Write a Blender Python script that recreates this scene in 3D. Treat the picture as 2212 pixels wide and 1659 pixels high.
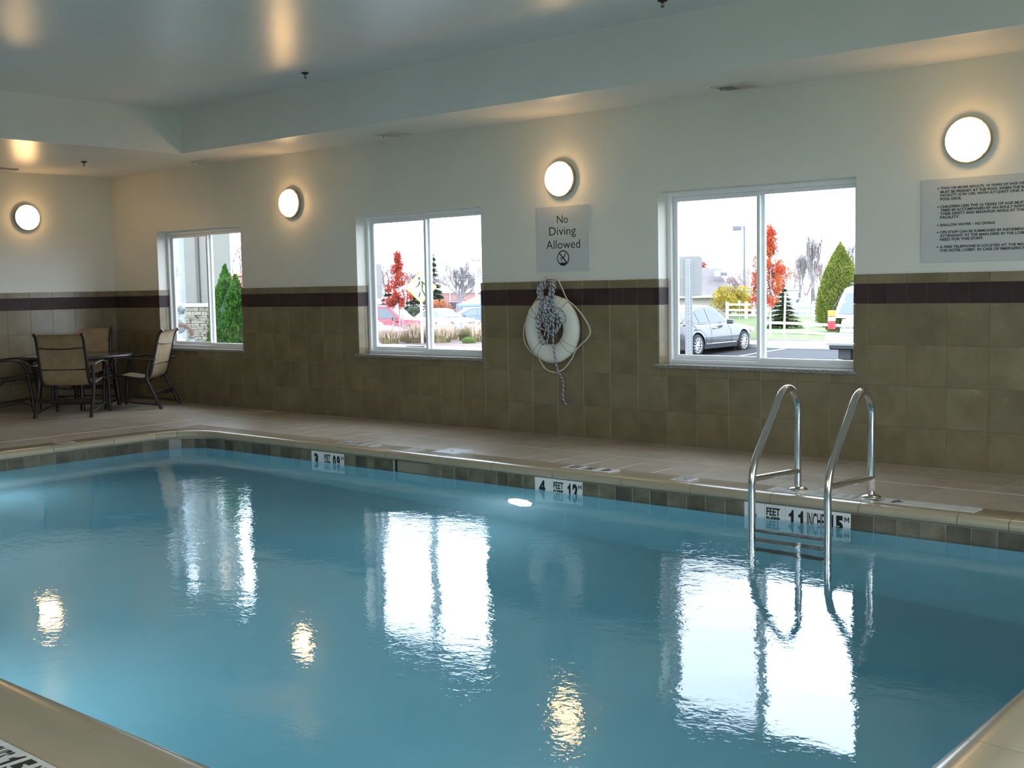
import bpy, math, random
from mathutils import Matrix, Vector
R = random.Random(7)
PI = math.pi
for o in list(bpy.data.objects):
    bpy.data.objects.remove(o, do_unlink=True)
S = bpy.context.scene
COL = S.collection

# ------------------------------------------------------------------ camera
cam = bpy.data.cameras.new('camera')
cam.sensor_fit = 'HORIZONTAL'
cam.sensor_width = 36.0
cam.lens = 2524.98 / 2212 * 36.0
cam.clip_end = 600
camo = bpy.data.objects.new('camera', cam)
COL.objects.link(camo)
yaw, pitch, roll = math.radians(40.665), math.radians(4.759), math.radians(-1.1027)
fw = Vector((-math.sin(yaw) * math.cos(pitch), math.cos(yaw) * math.cos(pitch), -math.sin(pitch)))
rt = Vector((math.cos(yaw), math.sin(yaw), 0))
up = rt.cross(fw)
rt2 = rt * math.cos(roll) + up * math.sin(roll)
up2 = up * math.cos(roll) - rt * math.sin(roll)
m = Matrix((rt2, up2, -fw)).transposed().to_4x4()
m.translation = (0, -8.56, 1.3958)
camo.matrix_world = m
S.camera = camo

# ------------------------------------------------------------------ sky (even overcast) and exposure
w = bpy.data.worlds.new('world')
S.world = w
w.use_nodes = True
nt = w.node_tree
nt.nodes.clear()
bg = nt.nodes.new('ShaderNodeBackground')
bg.inputs[0].default_value = (0.83, 0.95, 1.13, 1)
bg.inputs[1].default_value = 8.0
wo = nt.nodes.new('ShaderNodeOutputWorld')
nt.links.new(bg.outputs[0], wo.inputs[0])
S.view_settings.view_transform = 'Standard'
S.view_settings.look = 'None'
S.view_settings.exposure = 0.20
S.view_settings.gamma = 1.0
S.view_settings.use_curve_mapping = False
S.cycles.caustics_refractive = True
S.cycles.caustics_reflective = True
S.cycles.blur_glossy = 1.0
S.cycles.max_bounces = 14
S.cycles.diffuse_bounces = 5
S.cycles.glossy_bounces = 5
S.cycles.transmission_bounces = 8
S.cycles.transparent_max_bounces = 12
S.cycles.volume_bounces = 1
S.cycles.sample_clamp_indirect = 6.0

WIN = [(-13.345, -11.575), (-9.53, -7.715), (-5.655, -3.855)]   # openings left, middle, right
WZ0, WZ1 = 0.70, 2.185
# unseen windows added to bring more daylight into the room: (corner, turn, width)
WIN2 = [((2.6, -3.0, .15), -PI / 2, 7.0), ((-1.3, -10.4, 1.5), PI, 3.6)]
WIN2_TOP = 2.62
PORT = [((a + b) / 2, .135, b - a, -PI / 2, 0, WZ0, WZ1) for a, b in WIN]
for (x, y, z0), rz, wd in WIN2:
    PORT.append((x + math.cos(rz) * wd / 2 - math.sin(rz) * .135, y + math.sin(rz) * wd / 2 + math.cos(rz) * .135, wd, -PI / 2, rz, z0, WIN2_TOP))
for x, y, wd, rx, rz, z0, z1 in PORT:                                   # light portals: the window openings
    L = bpy.data.lights.new('window_portal', 'AREA')
    L.shape = 'RECTANGLE'
    L.size, L.size_y = wd - .02, z1 - z0 - .02
    L.cycles.is_portal = True
    lo = bpy.data.objects.new('window_portal', L)
    COL.objects.link(lo)
    lo.location = (x, y, (z0 + z1) / 2)
    lo.rotation_euler = (rx, 0, rz)

# ------------------------------------------------------------------ helpers
def tag(o, label=None, cat=None, group=None, kind=None):
    if label: o['label'] = label
    if cat: o['category'] = cat
    if group: o['group'] = group
    if kind: o['kind'] = kind
    return o

def thing(name, label, cat, loc=(0, 0, 0), rz=0, group=None):
    o = bpy.data.objects.new(name, None)
    o.empty_display_size = .1
    COL.objects.link(o)
    o.location = loc
    o.rotation_euler = (0, 0, rz)
    return tag(o, label, cat, group)

class MB:
    def __init__(s):
        s.v, s.f, s.s, s.uv = [], [], [], {}
    def add(s, vs, fs, smooth=False, M=None):
        n = len(s.v)
        if M is not None:
            vs = [tuple(M @ Vector(p)) for p in vs]
        s.v += [tuple(p) for p in vs]
        s.f += [tuple(i + n for i in f) for f in fs]
        s.s += [smooth] * len(fs)
        return s
    def box(s, c, d, M=None):
        x, y, z = c; a, b, e = d[0] / 2, d[1] / 2, d[2] / 2
        vs = [(x + i * a, y + j * b, z + k * e) for i in (-1, 1) for j in (-1, 1) for k in (-1, 1)]
        return s.add(vs, [(0, 1, 3, 2), (4, 6, 7, 5), (0, 4, 5, 1), (2, 3, 7, 6), (0, 2, 6, 4), (1, 5, 7, 3)], False, M)
    def cbox(s, c, d, b=.004, M=None):
        h = [d[0] / 2, d[1] / 2, d[2] / 2]; vs = []; idx = {}
        for sx in (-1, 1):
            for sy in (-1, 1):
                for sz in (-1, 1):
                    sg = (sx, sy, sz)
                    for ax in range(3):
                        p = [c[i] + sg[i] * (h[i] - (0 if i == ax else b)) for i in range(3)]
                        idx[(sg, ax)] = len(vs); vs.append(tuple(p))
        fs = []
        for ax in range(3):
            for sg in (-1, 1):
                o1, o2 = [i for i in range(3) if i != ax]
                q = []
                for a1, a2 in ((-1, -1), (1, -1), (1, 1), (-1, 1)):
                    k = [0, 0, 0]; k[ax] = sg; k[o1] = a1; k[o2] = a2
                    q.append(idx[(tuple(k), ax)])
                fs.append(tuple(q if (sg == 1) == (ax != 1) else q[::-1]))
        for ax in range(3):
            o1, o2 = [i for i in range(3) if i != ax]
            for a1 in (-1, 1):
                for a2 in (-1, 1):
                    k0 = [0, 0, 0]; k0[o1] = a1; k0[o2] = a2
                    k1 = list(k0); k0[ax] = -1; k1[ax] = 1
                    q = (idx[(tuple(k0), o1)], idx[(tuple(k1), o1)], idx[(tuple(k1), o2)], idx[(tuple(k0), o2)])
                    fs.append(q)
        for k in [(x, y, z) for x in (-1, 1) for y in (-1, 1) for z in (-1, 1)]:
            fs.append((idx[(k, 0)], idx[(k, 1)], idx[(k, 2)]))
        return s.add(vs, fs, False, M)
    def tube(s, pts, r, n=8, closed=False, caps=True, flat=1.0, upv=None, M=None, uvlen=None):
        P = [Vector(p) for p in pts]; N = len(P)
        rr = r if isinstance(r, (list, tuple)) else [r] * N
        T = []
        for i in range(N):
            a = P[(i - 1) % N] if (closed or i > 0) else P[i]
            b = P[(i + 1) % N] if (closed or i < N - 1) else P[i]
            t = b - a
            T.append(t.normalized() if t.length > 1e-9 else Vector((0, 0, 1)))
        ref = Vector(upv) if upv else (Vector((0, 0, 1)) if abs(T[0].z) < .9 else Vector((1, 0, 0)))
        u = (ref - T[0] * ref.dot(T[0])).normalized()
        vs, fs = [], []
        ds = [0.0]
        for i in range(1, N): ds.append(ds[-1] + (P[i] - P[i - 1]).length)
        for i in range(N):
            if upv:
                rv = Vector(upv); u2 = rv - T[i] * rv.dot(T[i])
            else:
                u2 = u - T[i] * u.dot(T[i])
            if u2.length > 1e-6: u = u2.normalized()
            b = T[i].cross(u)
            for k in range(n):
                a = 2 * PI * k / n
                vs.append(tuple(P[i] + (u * math.cos(a) * flat + b * math.sin(a)) * rr[i]))
        base = len(s.f)
        for i in range(N if closed else N - 1):
            j = (i + 1) % N
            for k in range(n):
                l = (k + 1) % n
                fs.append((i * n + k, i * n + l, j * n + l, j * n + k))
                if uvlen:
                    e = ds[j] if j > i else ds[i] + (P[j] - P[i]).length
                    s.uv[base + len(fs) - 1] = [(k / n, ds[i] / uvlen), ((k + 1) / n, ds[i] / uvlen), ((k + 1) / n, e / uvlen), (k / n, e / uvlen)]
        if caps and not closed:
            s.add(vs, fs, True, M)
            s.add(vs[:n], [tuple(range(n))[::-1]], False, M)
            return s.add(vs[(N - 1) * n:], [tuple(range(n))], False, M)
        return s.add(vs, fs, True, M)
    def lathe(s, prof, n=24, M=None, smooth=True, caps=False):
        vs, fs = [], []
        for r, z in prof:
            for k in range(n):
                a = 2 * PI * k / n
                vs.append((r * math.cos(a), r * math.sin(a), z))
        for i in range(len(prof) - 1):
            for k in range(n):
                l = (k + 1) % n
                fs.append((i * n + k, i * n + l, (i + 1) * n + l, (i + 1) * n + k))
        if caps and prof[0][0] > 1e-6: fs.append(tuple(range(n))[::-1])
        if caps and prof[-1][0] > 1e-6: fs.append(tuple(range((len(prof) - 1) * n, len(prof) * n)))
        return s.add(vs, fs, smooth, M)
    def prism(s, poly, z0, z1, M=None):
        n = len(poly)
        vs = [(p[0], p[1], z0) for p in poly] + [(p[0], p[1], z1) for p in poly]
        fs = [tuple(range(n))[::-1], tuple(range(n, 2 * n))] + [(i, (i + 1) % n, n + (i + 1) % n, n + i) for i in range(n)]
        return s.add(vs, fs, False, M)
    def quad(s, a, b, c, d, M=None):
        return s.add([a, b, c, d], [(0, 1, 2, 3)], False, M)
    def mesh(s, name, mat=None):
        me = bpy.data.meshes.new(name)
        me.from_pydata(s.v, [], s.f)
        me.polygons.foreach_set('use_smooth', s.s)
        if s.uv:
            ul = me.uv_layers.new(name='UVMap')
            for i, q in s.uv.items():
                p = me.polygons[i]
                for li, uvv in zip(p.loop_indices, q): ul.data[li].uv = uvv
        if mat: me.materials.append(mat)
        me.update()
        return me
    def build(s, name, mat, parent=None, kind=None, label=None, cat=None, group=None, loc=None):
        return put(name, s.mesh(name, mat), parent, kind, label, cat, group, loc)

def put(name, me, parent=None, kind=None, label=None, cat=None, group=None, loc=None, rz=None):
    o = bpy.data.objects.new(name, me)
    COL.objects.link(o)
    if parent: o.parent = parent
    if loc is not None: o.location = loc
    if rz is not None: o.rotation_euler = (0, 0, rz)
    return tag(o, label, cat, group, kind)

def copy_tree(o, parent=None):
    c = o.copy(); COL.objects.link(c)
    if parent: c.parent = parent
    for ch in list(o.children): copy_tree(ch, c)
    return c

def smooth_path(pts, k=6, closed=False):
    P = [Vector(p) for p in pts]; n = len(P); out = []
    for i in range(n if closed else n - 1):
        p0 = P[(i - 1) % n] if (closed or i > 0) else P[i]
        p1 = P[i]; p2 = P[(i + 1) % n]
        p3 = P[(i + 2) % n] if (closed or i + 2 < n) else p2
        for j in range(k):
            t = j / k
            out.append(tuple(.5 * ((2 * p1) + (p2 - p0) * t + (2 * p0 - 5 * p1 + 4 * p2 - p3) * t * t + (3 * p1 - p0 - 3 * p2 + p3) * t ** 3)))
    if not closed: out.append(tuple(P[-1]))
    return out

# ------------------------------------------------------------------ materials
class N:
    """small node-tree helper"""
    def __init__(s, name):
        s.m = bpy.data.materials.new(name); s.m.use_nodes = True
        s.t = s.m.node_tree; s.t.nodes.clear()
        s.out = s.n('OutputMaterial')
    def n(s, typ, **kw):
        x = s.t.nodes.new('ShaderNode' + typ)
        for k, v in kw.items():
            if isinstance(k, str) and hasattr(x, k): setattr(x, k, v)
        return x
    def l(s, a, b): s.t.links.new(a, b)
    def pos(s): return s.n('NewGeometry').outputs['Position']
    def noise(s, scale, detail=3, vec=None, rough=.5, dist=0):
        x = s.n('TexNoise'); x.inputs['Scale'].default_value = scale; x.inputs['Detail'].default_value = detail
        x.inputs['Roughness'].default_value = rough; x.inputs['Distortion'].default_value = dist
        if vec is not None: s.l(vec, x.inputs['Vector'])
        return x.outputs['Fac']
    def ramp(s, fac, stops):
        x = s.n('ValToRGB'); e = x.color_ramp.elements
        while len(e) < len(stops): e.new(.5)
        for el, (p, c) in zip(e, stops):
            el.position = p; el.color = (c[0], c[1], c[2], 1)
        s.l(fac, x.inputs[0]); return x.outputs[0]
    def math(s, op, a, b=None, c=None):
        x = s.n('Math'); x.operation = op
        for i, q in enumerate((a, b, c)):
            if q is None: continue
            if isinstance(q, (int, float)): x.inputs[i].default_value = q
            else: s.l(q, x.inputs[i])
        return x.outputs[0]
    def mix(s, fac, a, b, typ='MIX'):
        x = s.n('Mix'); x.data_type = 'RGBA'; x.blend_type = typ
        for k, q in ((0, fac), (6, a), (7, b)):
            if isinstance(q, (int, float)): x.inputs[k].default_value = q
            elif isinstance(q, tuple): x.inputs[k].default_value = (q[0], q[1], q[2], 1)
            else: s.l(q, x.inputs[k])
        return x.outputs[2]
    def bump(s, h, strength, dist=.01):
        x = s.n('Bump'); x.inputs['Strength'].default_value = strength; x.inputs['Distance'].default_value = dist
        s.l(h, x.inputs['Height']); return x.outputs[0]
    def bsdf(s, col, rough=.5, metal=0, spec=.5, normal=None, coat=0, ior=None):
        b = s.n('BsdfPrincipled')
        if isinstance(col, tuple): b.inputs['Base Color'].default_value = (*col, 1)
        else: s.l(col, b.inputs['Base Color'])
        if isinstance(rough, (int, float)): b.inputs['Roughness'].default_value = rough
        else: s.l(rough, b.inputs['Roughness'])
        b.inputs['Metallic'].default_value = metal
        b.inputs['Specular IOR Level'].default_value = spec
        b.inputs['Coat Weight'].default_value = coat
        if ior: b.inputs['IOR'].default_value = ior
        if normal is not None: s.l(normal, b.inputs['Normal'])
        return b.outputs[0]
    def done(s, sh, socket=0):
        s.l(sh, s.out.inputs[socket]); return s.m

_cache = {}
def flat(name, col, rough=.5, metal=0, spec=.5, var=.0, vs=8.0, coat=0, bump=0, bs=200):
    """plain colour with a little procedural variation"""
    if name in _cache: return _cache[name]
    k = N(name); p = k.pos(); c = col
    if var:
        f = k.noise(vs, 3, p)
        c = k.ramp(f, [(.3, tuple(q * (1 - var) for q in col)), (.7, tuple(min(1, q * (1 + var)) for q in col))])
    nm = k.bump(k.noise(bs, 2, p), bump, .002) if bump else None
    _cache[name] = k.done(k.bsdf(c, rough, metal, spec, nm, coat))
    return _cache[name]

def stone(name, lo, mid, hi, rough, scale=1.6, vein=None, veinw=.012, rnd=.25, bump=0.0, spec=.5):
    """tile stone: cloudy tone, thin veins and a tone of its own per tile"""
    k = N(name); p = k.pos()
    oi = k.n('ObjectInfo').outputs['Random']
    off = k.n('CombineXYZ'); k.l(k.math('MULTIPLY', oi, 37.0), off.inputs[0]); k.l(k.math('MULTIPLY', oi, 11.0), off.inputs[2])
    va = k.n('VectorMath'); va.operation = 'ADD'; k.l(p, va.inputs[0]); k.l(off.outputs[0], va.inputs[1])
    v = va.outputs[0]
    f = k.noise(scale * 2.2, 6, v, .58, .4)
    c = k.ramp(f, [(.28, lo), (.5, mid), (.75, hi)])
    if vein:
        g = k.noise(scale * 1.5, 5, v, .6, .5)
        d = k.math('ABSOLUTE', k.math('SUBTRACT', g, .5))
        msk = k.math('LESS_THAN', d, veinw * .35)
        brk = k.math('GREATER_THAN', k.noise(scale * 1.1, 2, v), .58)
        c = k.mix(k.math('MULTIPLY', k.math('MULTIPLY', msk, brk), .6), c, vein)
    val = k.n('HueSaturation'); k.l(c, val.inputs['Color'])
    k.l(k.math('ADD', k.math('MULTIPLY', oi, rnd), 1 - rnd / 2), val.inputs['Value'])
    nm = k.bump(k.noise(60, 3, v), bump, .003) if bump else None
    return k.done(k.bsdf(val.outputs[0], rough, 0, spec, nm))

def paint(name, col, rough, bump=.12):
    k = N(name); p = k.pos()
    f = k.noise(1.3, 2, p)
    c = k.ramp(f, [(.3, tuple(q * .97 for q in col)), (.7, tuple(q * 1.03 for q in col))])
    return k.done(k.bsdf(c, rough, 0, .5, k.bump(k.noise(90, 3, p), bump, .003)))

def emit(name, col, st):
    k = N(name); e = k.n('Emission'); e.inputs[0].default_value = (*col, 1); e.inputs[1].default_value = st
    return k.done(e.outputs[0])

def glass_pane(name, tint=(.95, .97, .97)):
    k = N(name); t = k.n('BsdfTransparent'); t.inputs[0].default_value = (*tint, 1)
    g = k.n('BsdfGlossy'); g.inputs['Roughness'].default_value = .0
    ge = k.n('NewGeometry'); dt = k.n('VectorMath'); dt.operation = 'DOT_PRODUCT'
    k.l(ge.outputs['Normal'], dt.inputs[0]); k.l(ge.outputs['Incoming'], dt.inputs[1])
    sch = k.math('ADD', k.math('MULTIPLY', k.math('POWER', k.math('SUBTRACT', 1.0, k.math('ABSOLUTE', dt.outputs['Value'])), 5.0), .96), .04)
    mx = k.n('MixShader'); k.l(sch, mx.inputs[0]); k.l(t.outputs[0], mx.inputs[1]); k.l(g.outputs[0], mx.inputs[2])
    return k.done(mx.outputs[0])

M_wall = paint('cream_wall_paint', (.72, .70, .61), .42)
M_ceil = paint('white_ceiling_paint', (.76, .75, .73), .28, .06)
M_tile = stone('beige_marble', (.145, .112, .058), (.188, .148, .078), (.225, .180, .102), .26, 1.5, (.29, .24, .145), .006, .16)
M_floor = stone('beige_floor_tile', (.36, .30, .225), (.43, .365, .28), (.49, .42, .335), .28, 1.5, (.40, .35, .27), .008, .12)
M_accent = stone('brown_accent_tile', (.030, .015, .014), (.042, .021, .020), (.05, .027, .025), .5, 5, None, 0, .35, 0, .25)
M_grout = flat('wall_grout', (.165, .135, .085), .8, var=.08)
M_fgrout = flat('floor_grout', (.28, .23, .17), .8, var=.08)
M_slate = stone('slate_waterline_tile', (.065, .052, .030), (.115, .094, .058), (.18, .15, .10), .33, 3.2, (.06, .05, .035), .02, .95, .1)
M_slgrout = flat('waterline_grout', (.42, .40, .34), .8)
M_coping = stone('cast_stone_coping', (.345, .285, .185), (.375, .31, .205), (.41, .34, .23), .22, .6, None, 0, .03)
M_white = flat('white_vinyl', (.78, .78, .76), .35, var=.02)
M_granite = None
def _granite():
    k = N('speckled_granite'); p = k.pos()
    f = k.noise(160, 2, p, .7)
    c = k.ramp(f, [(.38, (.02, .02, .02)), (.48, (.20, .19, .16)), (.58, (.42, .40, .36)), (.7, (.06, .06, .055))])
    return k.done(k.bsdf(c, .15, 0, .5))
M_granite = _granite()
M_steel = flat('polished_steel', (.62, .61, .58), .16, 1.0)
M_black = flat('black_lettering', (.012, .012, .013), .45)
M_markwhite = flat('white_ceramic_marker', (.72, .71, .66), .2, var=.03)
# ================================================================== room shell
XL, XR, YF, YB = -14.40, 2.6, -10.4, 0.0
SOF, CEIL = 2.947, 3.417
SX, SY = -11.39, -0.893         # inner edges of the soffit ring
WT = .24                        # wall thickness

def rect_minus(x0, x1, z0, z1, holes):
    """cut axis aligned holes out of a rectangle -> list of rectangles"""
    out = [(x0, x1, z0, z1)]
    for a, b, c, d in holes:
        nxt = []
        for (p, q, r, s) in out:
            if a >= q or b <= p or c >= s or d <= r: nxt.append((p, q, r, s)); continue
            if a > p: nxt.append((p, a, r, s))
            if b < q: nxt.append((b, q, r, s))
            m0, m1 = max(a, p), min(b, q)
            if c > r: nxt.append((m0, m1, r, c))
            if d < s: nxt.append((m0, m1, d, s))
        out = nxt
    return out

HOLES = [(a, b, WZ0 - .03, WZ1) for a, b in WIN]
b = MB()
for x0, x1, z0, z1 in rect_minus(XL - WT, XR + WT, -.3, 3.9, HOLES):
    b.box(((x0 + x1) / 2, WT / 2, (z0 + z1) / 2), (x1 - x0, WT, z1 - z0))
wall_back = b.build('wall_back', M_wall, kind='structure', label='cream painted wall with three windows above brown stone tile wainscot')
def pierced(name, horiz, fixed, lo, hi, holes):
    b = MB()
    for u0, u1, z0, z1 in rect_minus(lo, hi, -.3, 3.9, holes):
        if horiz: b.box(((u0 + u1) / 2, fixed, (z0 + z1) / 2), (u1 - u0, WT, z1 - z0))
        else: b.box((fixed, (u0 + u1) / 2, (z0 + z1) / 2), (WT, u1 - u0, z1 - z0))
    return b.build(name, M_wall, kind='structure')
wall_left = pierced('wall_left', False, XL - WT / 2, YF, 0, [(y, y + wd, z0 - .03, WIN2_TOP) for (x, y, z0), rz, wd in WIN2 if x < -14])
wall_left['label'] = 'cream painted end wall with tiled wainscot beside the table'
wall_right = pierced('wall_right', False, XR + WT / 2, YF, 0, [(y - wd, y, z0 - .03, WIN2_TOP) for (x, y, z0), rz, wd in WIN2 if x > 2])
wall_front = pierced('wall_front', True, YF - WT / 2, XL - WT, XR + WT, [(x - wd, x, z0 - .03, WIN2_TOP) for (x, y, z0), rz, wd in WIN2 if y < -10])

# tray ceiling with a lower soffit round it
b = MB()
b.box(((XL + XR) / 2, YF / 2, CEIL + .08), (XR - XL, -YF, .16))
ceiling = b.build('ceiling', M_ceil, kind='structure', label='white tray ceiling with a lower soffit round it')
b = MB()
SR, SN = 1.7, -9.5
b.box(((XL + XR) / 2, SY / 2, (SOF + CEIL) / 2), (XR - XL, -SY, CEIL - SOF))
b.box(((XL + SX) / 2, (SY + YF) / 2, (SOF + CEIL) / 2), (SX - XL, SY - YF, CEIL - SOF))
b.box(((XR + SR) / 2, (SY + YF) / 2, (SOF + CEIL) / 2), (XR - SR, SY - YF, CEIL - SOF))
b.box(((SX + SR) / 2, (SN + YF) / 2, (SOF + CEIL) / 2), (SR - SX, SN - YF, CEIL - SOF))
b.build('soffit', M_ceil, ceiling)

# ---------------------------------------------------------------- wall tiles
TZ = [(0, .287), (.290, .595), (.598, .903), (.906, 1.2125)]
ACC = (1.2155, 1.3645)
CAP = (1.3675, 1.438)
def tile_mesh(w_, h, t=.013, ch=.003, name='tile'):
    """front-chamfered tile lying in XZ, front at y=-t"""
    a, c = w_ / 2, h / 2
    vs = [(-a, 0, -c), (a, 0, -c), (a, 0, c), (-a, 0, c), (-a, -t + ch, -c), (a, -t + ch, -c), (a, -t + ch, c), (-a, -t + ch, c),
          (-a + ch, -t, -c + ch), (a - ch, -t, -c + ch), (a - ch, -t, c - ch), (-a + ch, -t, c - ch)]
    fs = [(8, 9, 10, 11)] + [(i, (i + 1) % 4, 4 + (i + 1) % 4, 4 + i) for i in range(4)] + [(4 + i, 4 + (i + 1) % 4, 8 + (i + 1) % 4, 8 + i) for i in range(4)]
    mb = MB(); mb.add(vs, fs); return mb.mesh(name)
_tm = {}
def tile(name, parent, mat, x0, x1, z0, z1, rot=0, base=(0, 0), t=.013):
    """one tile on a wall: rot 0 -> back wall (along X), rot 1 -> left wall (along Y)"""
    key = (name, round(x1 - x0, 3), round(z1 - z0, 3), mat.name)
    if key not in _tm:
        _tm[key] = tile_mesh(x1 - x0, z1 - z0, t, .0018, name); _tm[key].materials.append(mat)
    u, zc = (x0 + x1) / 2, (z0 + z1) / 2
    if rot == 0: return put(name, _tm[key], parent, loc=(u, base[1], zc))
    return put(name, _tm[key], parent, loc=(base[0], u, zc), rz=rot)
G = .0009
PIT = .3025
b = MB()
for x0, x1, z0, z1 in rect_minus(XL, XR, 0, 1.436, HOLES): b.box(((x0 + x1) / 2, -.0058, (z0 + z1) / 2), (x1 - x0, .0116, z1 - z0))
b.build('grout_bed', M_grout, wall_back)
b = MB(); b.box((XL + .0058, -2.05, .718), (.0116, 4.1, 1.436)); b.build('grout_bed', M_grout, wall_left)
X0 = -3.751 - PIT * 36
XEND = -1.55
def run(x0, x1, pitch, start):
    k = math.floor((x0 - start) / pitch); out = []
    while start + k * pitch < x1:
        a, c = max(x0, start + k * pitch), min(x1, start + (k + 1) * pitch)
        if c - a > .02: out.append((a + G, c - G))
        k += 1
    return out
for r, (z0, z1) in enumerate(TZ):
    for a, c in run(XL, XEND, PIT, X0):
        for q in rect_minus(a, c, z0, z1, HOLES):
            if q[1] - q[0] > .012 and q[3] - q[2] > .012: tile('wall_tile', wall_back, M_tile, *q, base=(0, -.001))
for a, c in run(XL, XEND, PIT / 2, X0):
    for q in rect_minus(a, c, *ACC, HOLES):
        if q[1] - q[0] > .012: tile('accent_tile', wall_back, M_accent, *q, base=(0, -.001))
for a, c in run(XL, XEND, PIT, X0):
    for q in rect_minus(a, c, *CAP, HOLES):
        if q[1] - q[0] > .012: tile('cap_tile', wall_back, M_tile, *q, base=(0, -.001), t=.016)
for z0, z1 in TZ:
    for a, c in run(-4.0, 0, .304, 0): tile('wall_tile', wall_left, M_tile, a, c, z0, z1, PI / 2, (XL + .001, 0))
for a, c in run(-4.0, 0, .152, 0): tile('accent_tile', wall_left, M_accent, a, c, *ACC, PI / 2, (XL + .001, 0))
for a, c in run(-4.0, 0, .304, 0): tile('cap_tile', wall_left, M_tile, a, c, *CAP, PI / 2, (XL + .001, 0), t=.016)
# the far ends of the room, out of frame, keep plain tile panels
b = MB(); b.box((XL + .009, -7.2, .235), (.018, 6.4, .46)); b.build('tile_panel', M_tile, wall_left)
b = MB(); b.box((.5, -.009, .72), (4.1, .018, 1.436)); b.build('tile_panel', M_tile, wall_back)
b = MB(); b.box((-5.9, YF + .009, .33), (16.9, .018, .66)); b.build('tile_panel', M_tile, wall_front)
b = MB(); b.box((XR - .009, -5.2, .135), (.018, 10.3, .27)); b.build('tile_panel', M_tile, wall_right)

# ---------------------------------------------------------------- windows
M_pane = glass_pane('window_glass')
M_screen = glass_pane('window_glass_behind_insect_screen', (.81, .815, .82))
FY = .135                        # depth of the frame plane inside the reveal
wlab = ['white sliding window by the table, a shrub and pipes outside', 'white sliding window with the crossing sign outside', 'white sliding window between the life ring and the rules sign']
wlist = [((a, 0), 0, c - a, WZ0, WZ1) for a, c in WIN] + [((x, y), rz, wd, z0, WIN2_TOP) for (x, y, z0), rz, wd in WIN2]
wlab += ['unseen window added in the end wall for more daylight', 'unseen window added behind the camera for more daylight']
for i, ((wx_, wy_), wrz, wd, wz0, wz1) in enumerate(wlist):
    wn = thing('window_%d' % (i + 1), wlab[i], None, (wx_, wy_, wz0), wrz)
    wn['kind'] = 'structure'
    H = wz1 - wz0
    f = MB(); fw_ = .042
    for cx, cz, sx, sz in ((fw_ / 2, H / 2, fw_, H), (wd - fw_ / 2, H / 2, fw_, H), (wd / 2, fw_ / 2 * .8, wd - 2 * fw_, fw_ * .8), (wd / 2, H - fw_ / 2, wd - 2 * fw_, fw_)):
        f.cbox((cx, FY + .045, cz), (sx, .09, sz), .004)
    f.build('window_frame', M_white, wn)
    for side in (0, 1):          # left sash sits behind, right sash in front
        x0, x1 = (fw_, wd / 2 + .03) if side == 0 else (wd / 2 - .03, wd - fw_)
        y = FY + (.058 if side == 0 else .022)
        sw = .040 if side == 0 else .032
        lo, hi = fw_ * .8, H - fw_
        s = MB()
        s.cbox((x0 + sw / 2, y, (lo + hi) / 2), (sw, .03, hi - lo), .004)
        s.cbox((x1 - sw / 2, y, (lo + hi) / 2), (sw, .03, hi - lo), .004)
        s.cbox(((x0 + x1) / 2, y, lo + sw / 2), (x1 - x0 - 2 * sw, .03, sw), .004)
        s.cbox(((x0 + x1) / 2, y, hi - sw / 2), (x1 - x0 - 2 * sw, .03, sw), .004)
        so = s.build('sash', M_white, wn)
        g = MB(); g.box(((x0 + x1) / 2, y, (lo + hi) / 2), (x1 - x0 - 2 * sw + .01, .004, hi - lo - 2 * sw + .01))
        g.build('pane', M_screen if side == 0 and i < 3 else M_pane, so)
    g = MB(); g.cbox((wd / 2, .045, -.015), (wd + .05, .205, .030), .004)
    g.build('sill', M_granite, wn)
    # tiled lower part of the two reveals
    for sx, x in ((1, .0), (-1, wd)) if i < 3 else ():
        for z0, z1, mt_, nm in ((.0, .205, M_tile, 'reveal_tile'), (.208, .5125, M_tile, 'reveal_tile'), (ACC[0] - WZ0, ACC[1] - WZ0, M_accent, 'reveal_tile'), (CAP[0] - WZ0, CAP[1] - WZ0, M_tile, 'reveal_tile')):
            for y0, y1 in ((-.014, .083), (.085, FY + .005)) if mt_ is M_tile and z0 < .4 else ((-.014, FY + .005),):
                t = MB(); t.cbox((x + sx * .006, (y0 + y1) / 2, (z0 + z1) / 2), (.012, y1 - y0, z1 - z0 - .001), .002)
                t.build(nm, mt_, wn)

# ================================================================== pool
PX0, PX1, PY0, PY1, PR = -10.245, -1.237, -6.595, -1.69, .40
WATER = -.160
def outline(o, n=10):
    """rounded rectangle o metres outside the coping nose line, counter-clockwise, with arcs"""
    pts = []
    for cx, cy, a0 in ((PX1 - PR, PY0 + PR, -PI / 2), (PX1 - PR, PY1 - PR, 0), (PX0 + PR, PY1 - PR, PI / 2), (PX0 + PR, PY0 + PR, PI)):
        for k in range(n + 1):
            a = a0 + PI / 2 * k / n
            pts.append((cx + (PR + o) * math.cos(a), cy + (PR + o) * math.sin(a)))
    return pts
SK0, SK1, SKZ0, SKZ1 = -7.264, -6.853, -.215, -.069      # skimmer mouth in the far wall
def pool_depth(x):
    return -1.25 - .55 * (x - PX0) / (PX1 - PX0)
def M_plaster():
    k = N('pale_blue_pool_plaster'); p = k.pos()
    c = k.ramp(k.noise(2.0, 4, p), [(.3, (.24, .49, .57)), (.7, (.29, .54, .62))])
    return k.done(k.bsdf(c, .6, 0, .3))
M_plaster = M_plaster()
b = MB()
pts = outline(.02)
cols = []
n = len(pts)
for i in range(n):
    p, q = pts[i], pts[(i + 1) % n]
    if abs(p[1] - (PY1 + .02)) < 1e-6 and abs(q[1] - (PY1 + .02)) < 1e-6 and abs(p[0] - q[0]) > 1:
        xs = [p[0], SK1, SK0, q[0]]
        cols += [((xs[k], p[1]), (xs[k + 1], p[1]), k == 1) for k in range(3)]
    else: cols.append((p, q, False))
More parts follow.
